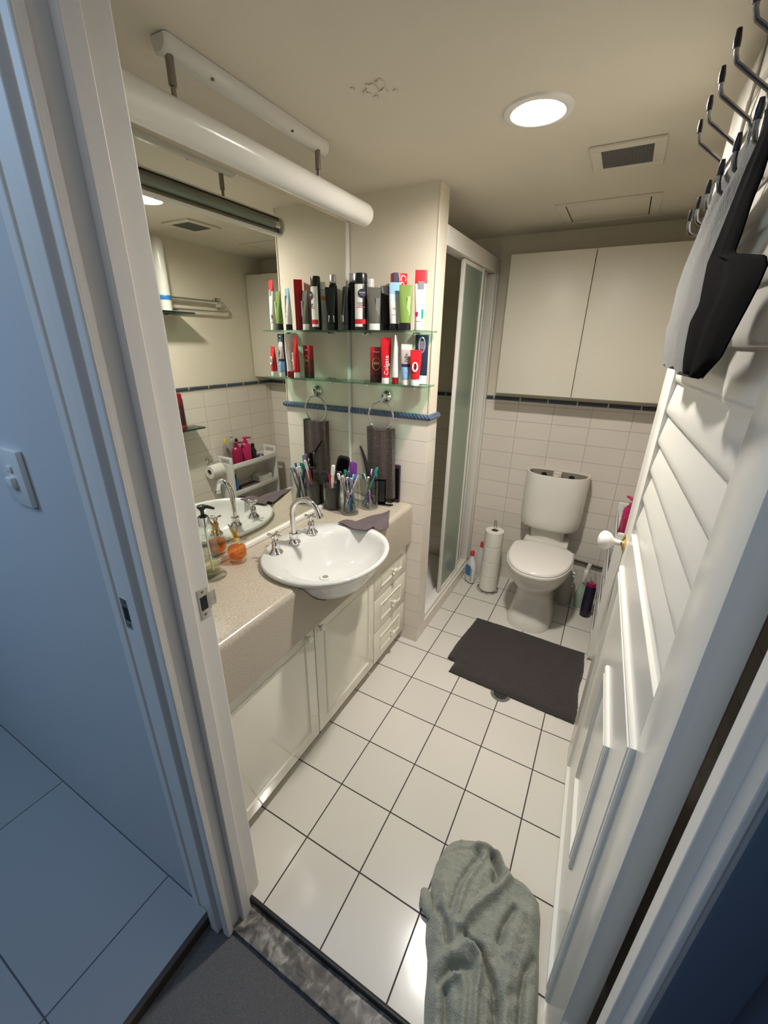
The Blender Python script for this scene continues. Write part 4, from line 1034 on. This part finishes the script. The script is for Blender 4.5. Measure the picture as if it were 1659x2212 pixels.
# cleaner bottles by the hob
def cleaner(loc, h, rz, label, band):
    t = thing('cleaner_bottle', label, 'bottle', loc, rz)
    w = .036
    obj('body', MB().loft([ring(0, 0, z * h, a, b, 24, 3) for z, a, b in ((0, .034, .020), (.02, .036, .022), (.45, .036, .022), (.58, .032, .021), (.70, .022, .018), (.80, .013, .013), (.86, .012, .012))]), 'white_plastic', t)
    obj('cap', MB().lathe([(.014, h * .86), (.0145, h * .97), (.012, h), (.0005, h)], n=18), 'red_cap', t, label='red cap')
    if band:
        lb_ = MB(); rows = []
        obj('front_label', MB().box(-.024, .020, -.0234, -.0224, h * .24, h * .56), 'blue', t, label='blue label')
        obj('side_label', MB().box(.020, .034, -.0222, -.0200, h * .10, h * .50), mat('grey_label', (.45, .45, .43), .5), t)
        obj('foot_band', MB().loft([ring(0, 0, z, .0366, .0226, 24, 3) for z in (.001, .006)]), 'dark', t)
    return t
cleaner((-.028, 1.785, 0), .232, -.55, 'white cleaner bottle with red cap and blue label by the shower hob', True)
cleaner((.005, 1.895, 0), .258, -.3, 'plain white cleaner bottle with red cap in the corner behind the roll stand', False)

# right of the toilet: brush pot, spray, purple bottle
t = thing('toilet_brush', 'grey white toilet brush in its tall pot right of the toilet', 'toilet brush', (.552, 1.845, 0))
obj('pot', MB().loft([ring(0, 0, z, a, a * .8, 24, 2.6) for z, a in ((0, .043), (.004, .045), (.20, .036), (.232, .033), (.236, .030))]), mat('pale_grey_plastic', (.55, .53, .48), .4), t)
obj('handle', MB().tube([(0, 0, .23), (.004, -.004, .30), (.010, -.010, .345)], [.008, .009, .007], 12), 'white_plastic', t)
bd = MB()
for k in range(5): bd.lathe([(.0005, -.008), (.006, -.005), (.008, 0), (.006, .005), (.0005, .008)], .040, -.012 - .002 * k, 12).xf(Matrix.Identity(4)) if False else bd.tube([(.036 + .001 * k, -.018, .225 - .022 * k - .008), (.036 + .001 * k, -.018, .225 - .022 * k), (.036 + .001 * k, -.018, .225 - .022 * k + .008)], [.004, .009, .004], 10)
obj('beaded_grip', bd, 'white_plastic', t)
t = thing('spray_bottle', 'white trigger spray bottle with pale green base right of the toilet', 'spray bottle', (.650, 1.838, 0), face_cam(.65, 1.838))
obj('body', MB().loft([ring(0, 0, z, a, b, 22, 2.6) for z, a, b in ((0, .030, .020), (.005, .032, .022), (.10, .032, .022), (.135, .026, .019), (.155, .016, .014), (.165, .015, .014))]), 'ltgreen', t)
obj('collar', MB().lathe([(.017, .164), (.017, .185), (.013, .188)], n=18), 'white_plastic', t)
obj('trigger_head', MB().box(-.012, .012, -.030, .026, .186, .262, .006).tube([(0, -.028, .240), (0, -.034, .215), (0, -.026, .192)], [.004, .005, .003], 8), 'white_plastic', t)
obj('knob_top', MB().tube([(.004, .0, .255), (.010, .0, .300)], [.013, .011], 14), 'white_plastic', t)
t = lathe_bottle('dark purple bottle with magenta neck right of the spray bottle', (.690, 1.757, 0),
    [(.0005, 0), (.028, 0), (.030, .004), (.031, .10), (.030, .19), (.026, .205), (.0005, .206)], mat('dark_purple_bottle', (.020, .014, .035), .3), [(.0255, .206), (.026, .222), (.024, .226), (.0005, .227)], 'magenta', sx=.95, sy=.75)
hh = MB().tube([(-.012, 0, .226), (-.014, 0, .260), (.0, 0, .285), (.014, 0, .262), (.014, 0, .226)], .0045, 8)
obj('handle', hh, mat('clear_grey_plastic', (.45, .43, .42), .2), t)

# floor drain and bath mat
t = thing('floor_drain', 'round grey floor drain half under the bath mat', 'drain', (.402, .905, 0))
obj('rim', MB().lathe([(.0005, .001), (.030, .001), (.034, .003), (.043, .003), (.045, .0005)], n=36), 'drain', t)
sl = MB()
for k in range(-3, 4):
    hw = math.sqrt(.031 ** 2 - (k * .0085) ** 2); sl.box(-hw, hw, k * .0085 - .0022, k * .0085 + .0022, .0012, .0034)
obj('slots', sl, 'dark', t)
def bath_mat():
    mb = MB(); NX, NY = 90, 74; rows = []
    for j in range(NY + 1):
        v = j / NY; y = .905 + .495 * v
        if v < .17: xl = .143 + .006 * math.sin(v * 9)
        else: xl = .105 + (.030) * ((v - .17) / .83) ** 1.0 - .004 * math.sin((v - .17) * 6)
        xr = .716 + .008 * v + .004 * math.sin(v * 11)
        r = []
        for i in range(NX + 1):
            u = i / NX; x = xl + (xr - xl) * u
            yy = y + (.014 * (1 - u) - .012 * u) * (1 - v) + (.008 - .018 * u) * v
            e = min(u, 1 - u, v, 1 - v); edge = min(1, e * 22)
            z = .006 + .012 * edge ** .5 + .0045 * abs(math.sin(i * 1.45)) * abs(math.sin(j * 1.25)) * edge + .0015 * math.sin(u * 7 + v * 5)
            r.append((x + .002 * noise.noise(Vector((x * 60, y * 60, 0))), yy + .002 * noise.noise(Vector((x * 60, y * 60, 5))), z))
        rows.append(r)
    b = [[(p[0], p[1], .0008) for p in r] for r in rows]
    mb.grid(rows)
    # skirt down to the floor
    rim = rows[0] + [r[-1] for r in rows[1:]] + list(reversed(rows[-1][:-1])) + [r[0] for r in reversed(rows[1:-1])]
    mb.loft([rim, [(p[0], p[1], .001) for p in rim]], cap0=False, cap1=True)
    return mb
obj('bath_mat', bath_mat(), 'mat', label='charcoal chenille bath mat in front of the toilet', cat='mat', angle=80)

# ------------------------------------------------------------------ bathrobe heaped at the doorway
import numpy as np
def resample(P, n):
    P = np.array(P, float); d = np.r_[0, np.cumsum(np.linalg.norm(np.diff(P, axis=0), axis=1))]; q = np.linspace(0, d[-1], n)
    return np.stack([np.interp(q, d, P[:, k]) for k in range(P.shape[1])], 1)
ROBE_L = [(.452, .206), (.406, .189), (.396, .131), (.400, .083), (.415, .035), (.425, -.011), (.436, -.045), (.457, -.079), (.469, -.113), (.479, -.148), (.495, -.189), (.51, -.27), (.53, -.36)]
ROBE_R = [(.466, .212), (.526, .246), (.578, .240), (.600, .210), (.632, .190), (.663, .200), (.691, .186), (.702, .148), (.710, .075), (.718, .028), (.724, -.021), (.728, -.06), (.735, -.14), (.742, -.24), (.745, -.33)]
def band(X, Y, path, amp, w, skew=0.0):
    """smooth ridge (or crease, amp < 0) of half width w along a path"""
    P = resample(path, 60); best = np.full(X.shape, 1e9)
    for p, q in zip(P[:-1], P[1:]):
        d = q - p; L2 = (d ** 2).sum(); t = np.clip(((X - p[0]) * d[0] + (Y - p[1]) * d[1]) / L2, 0, 1)
        best = np.minimum(best, (X - p[0] - t * d[0]) ** 2 + (Y - p[1] - t * d[1]) ** 2)
    return amp * np.exp(-best / w ** 2)
def robe():
    NU, NV = 120, 230
    Lp, Rp = resample(ROBE_L, NV + 1), resample(ROBE_R, NV + 1)
    u = np.linspace(0, 1, NU + 1)[None, :]; v = np.linspace(0, 1, NV + 1)[:, None]
    X = Lp[:, :1] * (1 - u) + Rp[:, :1] * u; Y = Lp[:, 1:] * (1 - u) + Rp[:, 1:] * u
    wd = np.linalg.norm(Rp - Lp, axis=1)[:, None]
    edge = np.minimum(np.minimum(u, 1 - u) * np.maximum(wd, .10), np.minimum(v * .55, 1.0))       # metres to the outline
    Hh = .050 * (1 - np.exp(-edge / .020)) + .014 * (1 - np.exp(-edge / .07))
    f = 1 - np.exp(-edge / .018)
    B = lambda p, a, w: band(X, Y, p, a * 1.25, w) * f
    Hh += B([(.497, .205), (.528, .232), (.565, .226), (.591, .200), (.600, .172), (.584, .128), (.553, .081), (.532, .041), (.515, -.002)], .026, .011)
    Hh += B([(.528, .196), (.512, .144), (.497, .094), (.496, .043), (.497, -.003), (.503, -.029)], .018, .010)
    Hh += B([(.540, .170), (.528, .120), (.516, .075), (.508, .030)], .010, .020)
    Hh -= B([(.546, .214), (.560, .194), (.570, .180), (.566, .150)], .030, .010)
    Hh -= B([(.512, .185), (.494, .135), (.480, .085), (.482, .030)], .014, .009)
    Hh += B([(.604, .196), (.628, .173), (.655, .170), (.675, .150), (.680, .120)], .012, .018)
    Hh -= B([(.632, .112), (.616, .070), (.612, .025)], .024, .008)
    Hh += B([(.650, .110), (.640, .060), (.640, .010)], .010, .016)
    Hh -= B([(.448, .015), (.478, -.008), (.496, -.037)], .026, .008)
    Hh += B([(.442, .070), (.452, .030), (.468, .000)], .012, .016)
    Hh -= B([(.535, -.008), (.572, -.014), (.596, -.038), (.622, -.064), (.640, -.11), (.655, -.2)], .028, .008)
    Hh += B([(.557, -.028), (.577, -.036), (.583, -.066), (.587, -.104), (.598, -.15), (.61, -.23), (.62, -.34)], .026, .010)
    Hh += B([(.470, -.100), (.500, -.072), (.525, -.046), (.545, -.012)], .018, .013)
    Hh -= B([(.500, -.118), (.520, -.082), (.545, -.064), (.562, -.060)], .022, .008)
    Hh += B([(.512, -.118), (.528, -.094), (.550, -.090), (.563, -.110), (.575, -.17), (.585, -.28)], .018, .011)
    Hh -= B([(.520, -.125), (.532, -.150), (.548, -.2), (.565, -.3)], .026, .009)
    Hh += B([(.497, -.13), (.512, -.17), (.53, -.24), (.545, -.33)], .014, .012)
    Hh -= B([(.700, .045), (.684, .007), (.682, -.028), (.692, -.11), (.70, -.25)], .024, .008)
    Hh -= B([(.630, -.104), (.655, -.068), (.681, -.036), (.700, -.006)], .012, .010)
    Hh += B([(.645, -.03), (.655, -.10), (.668, -.20), (.68, -.33)], .016, .014)
    Hh += B([(.612, -.10), (.625, -.18), (.64, -.30)], .012, .010)
    Hh += B([(.716, -.02), (.722, -.12), (.728, -.25)], .010, .010)
    Hh -= B([(.411, .150), (.440, .172), (.480, .190)], .006, .006)
    mb = MB(); rows = []
    for j in range(NV + 1):
        r = []
        for i in range(NU + 1):
            x, y = X[j, i], Y[j, i]; e = f[j, i]
            h = max(.003, Hh[j, i] + e * (.009 * noise.noise(Vector((x * 26, y * 26, 1.7))) + .0035 * noise.noise(Vector((x * 85, y * 85, 4.7))) + .0016 * noise.noise(Vector((x * 300, y * 300, 2.2)))))
            base = .002 if y > -.195 else max(-.028, .002 - (-.195 - y) * .8)
            r.append(Vector((x, y, base + h)))
        rows.append(r)
    mb.grid(rows)
    rim = rows[0] + [r[-1] for r in rows[1:]] + list(reversed(rows[-1][:-1])) + [r[0] for r in reversed(rows[1:-1])]
    mb.loft([rim, [Vector((p.x, p.y, .0012 if p.y > -.195 else -.0305)) for p in rim]], cap0=False, cap1=False)
    return mb.xf(Matrix.Translation((-.56, 0, 0)))
t = thing('bathrobe', 'sage green towelling bathrobe crumpled on the floor at the doorway', 'bathrobe', (.56, .0, 0))
obj('body', robe(), 'robe', t, angle=80)
obj('cuff', MB().tube([(.432, .000, .014), (.418, .012, .020), (.404, .030, .021), (.396, .046, .016), (.397, .054, .010)], [.010, .017, .017, .013, .006], 14).xf(Matrix.Translation((-.56, 0, 0))), 'robe', t)

# ------------------------------------------------------------------ right wall: trolley, bottles, shelves, rail (mostly seen in the mirror)
TX0, TX1, TY0, TY1 = .727, .862, 1.352, 1.80
t = thing('storage_trolley', 'narrow white slide out storage trolley between door and right wall', 'trolley', ((TX0 + TX1) / 2, (TY0 + TY1) / 2, 0))
tw_, tl_ = (TX1 - TX0) / 2, (TY1 - TY0) / 2
for s in (-1, 1):
    ep = MB(); y = s * tl_
    outer = [(-tw_, .03), (tw_, .03), (tw_, .685)] + [(tw_ - .03 + .03 * math.cos(a), .685 + .035 * math.sin(a)) for a in (.4, .8, 1.2, 1.57)] + [(-tw_ + .03 - .03 * math.cos(a), .685 + .035 * math.sin(a)) for a in (1.57, 1.2, .8, .4)] + [(-tw_, .685)]
    ep.prism([(x, z) for x, z in outer if z < .66] + [(-tw_, .66)] if False else [(-tw_, .03), (tw_, .03), (tw_, .672), (-tw_, .672)], 'y', y - .006, y + .006)
    ep.box(-tw_, -tw_ + .028, y - .006, y + .006, .672, .712, .004).box(tw_ - .028, tw_, y - .006, y + .006, .672, .712, .004).box(-tw_, tw_, y - .007, y + .007, .700, .722, .006)
    obj('end_panel', ep, 'white_plastic', t)
for z in (.075, .245, .430, .630):
    tr = MB().box(-tw_, tw_, -tl_ + .006, tl_ - .006, z, z + .006)
    for x in (-tw_, tw_ - .005): tr.box(x, x + .005, -tl_ + .006, tl_ - .006, z, z + .042, .002)
    obj('tray', tr, 'white_plastic', t)
for x in (-1, 1):
    for y in (-1, 1): obj('castor', MB().tube([(x * (tw_ - .02) - .008, y * (tl_ - .02), .016), (x * (tw_ - .02) + .008, y * (tl_ - .02), .016)], .0155, 14), 'white_plastic', t)
TZ1 = .6368
def pump_bottle(loc, h, r, body, pump, label, name='pump_bottle'):
    t = thing(name, label, 'bottle', loc, 2.2)
    obj('body', MB().loft([ring(0, 0, z * h, r * a, r * .7 * a, 24, 2.8) for z, a in ((0, .95), (.02, 1), (.70, 1), (.80, .85), (.86, .5), (.88, .42))]), body, t)
    obj('pump', MB().lathe([(r * .45, h * .88), (r * .45, h * .95), (r * .2, h * .96), (r * .2, h * 1.04), (r * .5, h * 1.05), (r * .5, h * 1.09), (r * .2, h * 1.10)], n=16).tube([(0, 0, h * 1.07), (r * 1.2, 0, h * 1.06)], [r * .22, r * .16], 8), pump, t)
    return t
pump_bottle((.776, 1.448, TZ1), .160, .037, 'magenta', 'magenta', 'dark pink pump bottle nearest the door end of the trolley top')
pump_bottle((.772, 1.532, TZ1), .180, .037, 'pink', 'pink', 'bright pink pump bottle second on the trolley top')
pump_bottle((.822, 1.455, TZ1), .20, .026, 'acrylic', 'ltgreen', 'clear bottle with pale green pump behind the pink bottles')
t = lathe_bottle('clear bottle with yellow cap on the trolley top', (.826, 1.395, TZ1), [(.0005, 0), (.024, 0), (.025, .12), (.016, .16), (.011, .175), (.0005, .176)], 'acrylic', [(.0125, .176), (.0125, .200), (.0005, .201)], 'yellow')
t = lathe_bottle('clear bottle with black cap behind the dark pink pump bottle', (.836, 1.508, TZ1), [(.0005, 0), (.018, 0), (.018, .13), (.010, .155), (.0005, .156)], 'acrylic', [(.0105, .156), (.012, .170), (.006, .185), (.0005, .186)], 'black')
t = lathe_bottle('small dark green bottle beside the bright pink pump bottle', (.778, 1.606, TZ1), [(.0005, 0), (.024, 0), (.025, .08), (.013, .105), (.0005, .106)], 'dkgreen', [(.0135, .106), (.0135, .135), (.0005, .136)], 'black')
obj('purple_scrub_pad', MB().loft([ring(0, 0, 0, .030, .024, 20), ring(0, 0, .018, .034, .028, 20), ring(0, 0, .034, .022, .018, 20)]), 'purple', loc=(.79, 1.69, TZ1), label='purple bath scrub lying on the trolley top', cat='scrub')
bk = thing('plastic_basket', 'small white slotted basket on the second tray of the trolley', 'basket', (.79, 1.69, .4368))
bkm = MB()
for k in range(9): bkm.box(-.045 + k * .011, -.040 + k * .011, -.056, -.053, .0, .07); bkm.box(-.045 + k * .011, -.040 + k * .011, .053, .056, .0, .07)
bkm.box(-.048, .048, -.057, -.052, .066, .074).box(-.048, .048, .052, .057, .066, .074).box(-.048, -.044, -.057, .057, 0, .074).box(.044, .048, -.057, .057, 0, .074)
obj('rim', bkm, 'white_plastic', bk); obj('floor_plate', MB().box(-.048, .048, -.057, .057, 0, .004), 'white_plastic', bk)
obj('folded_cloth', MB().box(-.045, .045, -.09, .09, 0, .03, .012, 3), 'flannel', loc=(.785, 1.54, .4368), label='dark folded cloth on the second tray of the trolley', cat='cloth')
t = lathe_bottle('dark blue bottle on the second tray of the trolley', (.770, 1.395, .4368), [(.0005, 0), (.020, 0), (.021, .09), (.011, .12), (.0005, .121)], 'blue', [(.0115, .121), (.0115, .145), (.0005, .146)], 'dkgreen')
for z, y, cl, lab in ((.0818, 1.42, 'navy', 'navy packet on the bottom tray of the trolley'), (.2518, 1.40, 'dark', 'dark packet on the third tray of the trolley'), (.2518, 1.47, 'lilac', 'lilac packet on the third tray of the trolley')):
    obj('packet', MB().box(-.05, .05, -.025, .025, 0, .12, .006), cl, loc=(.795, y, z), label=lab, cat='packet')

# roll holder on the right wall
t = thing('toilet_roll_holder', 'chrome wall toilet roll holder on the right wall tiles', 'roll holder', (XR, 1.265, .705))
rmx = Matrix.Rotation(-PI / 2, 4, 'Y')
obj('mount', MB().lathe([(.024, .0), (.024, .006), (.016, .012), (.010, .020), (.010, .045), (.0005, .046)], n=24).xf(rmx), 'chrome', t)
obj('arm', MB().tube([(-.045, 0, 0), (-.052, -.030, -.018), (-.055, -.040, -.045), (-.055, -.028, -.066), (-.055, .0, -.070), (-.055, .075, -.070)], .005, 10), 'chrome', t)
t = thing('toilet_roll', 'part used toilet roll on the chrome wall holder', 'toilet roll', (XR - .055, 1.27, .637))
hr = MB(); RY_ = Matrix.Rotation(PI / 2, 4, 'X')
obj('paper', MB().loft([ring(0, 0, z, r, r, 32) for r, z in ((.019, -.05), (.046, -.05), (.046, .05), (.019, .05), (.019, -.05))], cap0=False, cap1=False).xf(RY_), 'paper', t)
obj('core', MB().loft([ring(0, 0, z, r, r, 24) for r, z in ((.019, -.0495), (.0185, -.0495), (.0185, .0495), (.019, .0495))], cap0=False, cap1=False).xf(RY_), mat('brown_core', (.22, .17, .13), .9), t)
# towel rail
t = thing('towel_rail', 'double chrome towel rail high on the right wall', 'towel rail', (XR, 1.50, 1.717))
obj('mount', MB().lathe([(.026, 0), (.026, .006), (.017, .012), (.012, .020), (.012, .036), (.008, .040), (.0005, .041)], n=24).xf(rmx).box(-.030, -.020, -.026, .026, -.026, .026, .004), 'chrome', t)
obj('upper_bar', MB().tube([(-.026, .0, 0), (-.026, -.55, 0)], .0105, 12), 'chrome', t)
lp = [(-.026, .0, 0), (-.028, .045, -.010), (-.030, .068, -.030), (-.032, .062, -.052), (-.032, .030, -.058), (-.032, -.10, -.058), (-.032, -.55, -.058)]
obj('lower_bar', MB().tube(lp, .0075, 12), 'chrome', t)
obj('far_mount', MB().lathe([(.026, 0), (.026, .006), (.012, .020), (.012, .034), (.0005, .038)], n=24).xf(rmx).xf(Matrix.Translation((0, -.55, 0))), 'chrome', t)
def wall_shelf(y0, y1, z, d, label):
    t = thing('glass_shelf', label, 'shelf', (XR - d / 2, (y0 + y1) / 2, z))
    L = (y1 - y0) / 2
    obj('pane', MB().box(-d / 2, d / 2 - .001, -L, L, -.012, 0, .004), 'dark_glass', t)
    for y in (-L + .08, L - .08): obj('clip', MB().box(d / 2 - .02, d / 2 - .001, y - .015, y + .015, -.020, -.0125, .003), 'chrome', t)
    return t
wall_shelf(.80, 1.205, 1.640, .160, 'dark green glass shelf under the towel rail on the right wall')
wall_shelf(.80, 1.195, .966, .120, 'low green glass shelf above the wall tiles on the right wall')
t = thing('wrapped_tube', 'tall white tube with blue tape bands standing on the upper right wall shelf', 'tube', (.775, 1.072, 1.6405))
obj('roll', MB().lathe([(.0005, 0), (.028, 0), (.029, .004), (.029, .335), (.026, .352), (.015, .362), (.0005, .364)], n=28), 'white_gloss', t)
obj('tape_band', MB().lathe([(.0294, .055), (.0298, .056), (.0298, .078), (.0294, .079)], n=28), 'blue', t, label='blue tape')
t = lathe_bottle('tall dark red bottle standing on the low right wall shelf', (.805, 1.062, .9665), [(.0005, 0), (.026, 0), (.028, .004), (.028, .022), (.0275, .024), (.0275, .18), (.024, .188), (.0005, .189)], band_mat('dark_red_bottle', [(0, (.25, .03, .04)), (.024, (.03, .01, .012)), (.145, (.12, .01, .012))]), [(.0245, .189), (.0245, .212), (.020, .216), (.0005, .217)], 'deep_red')
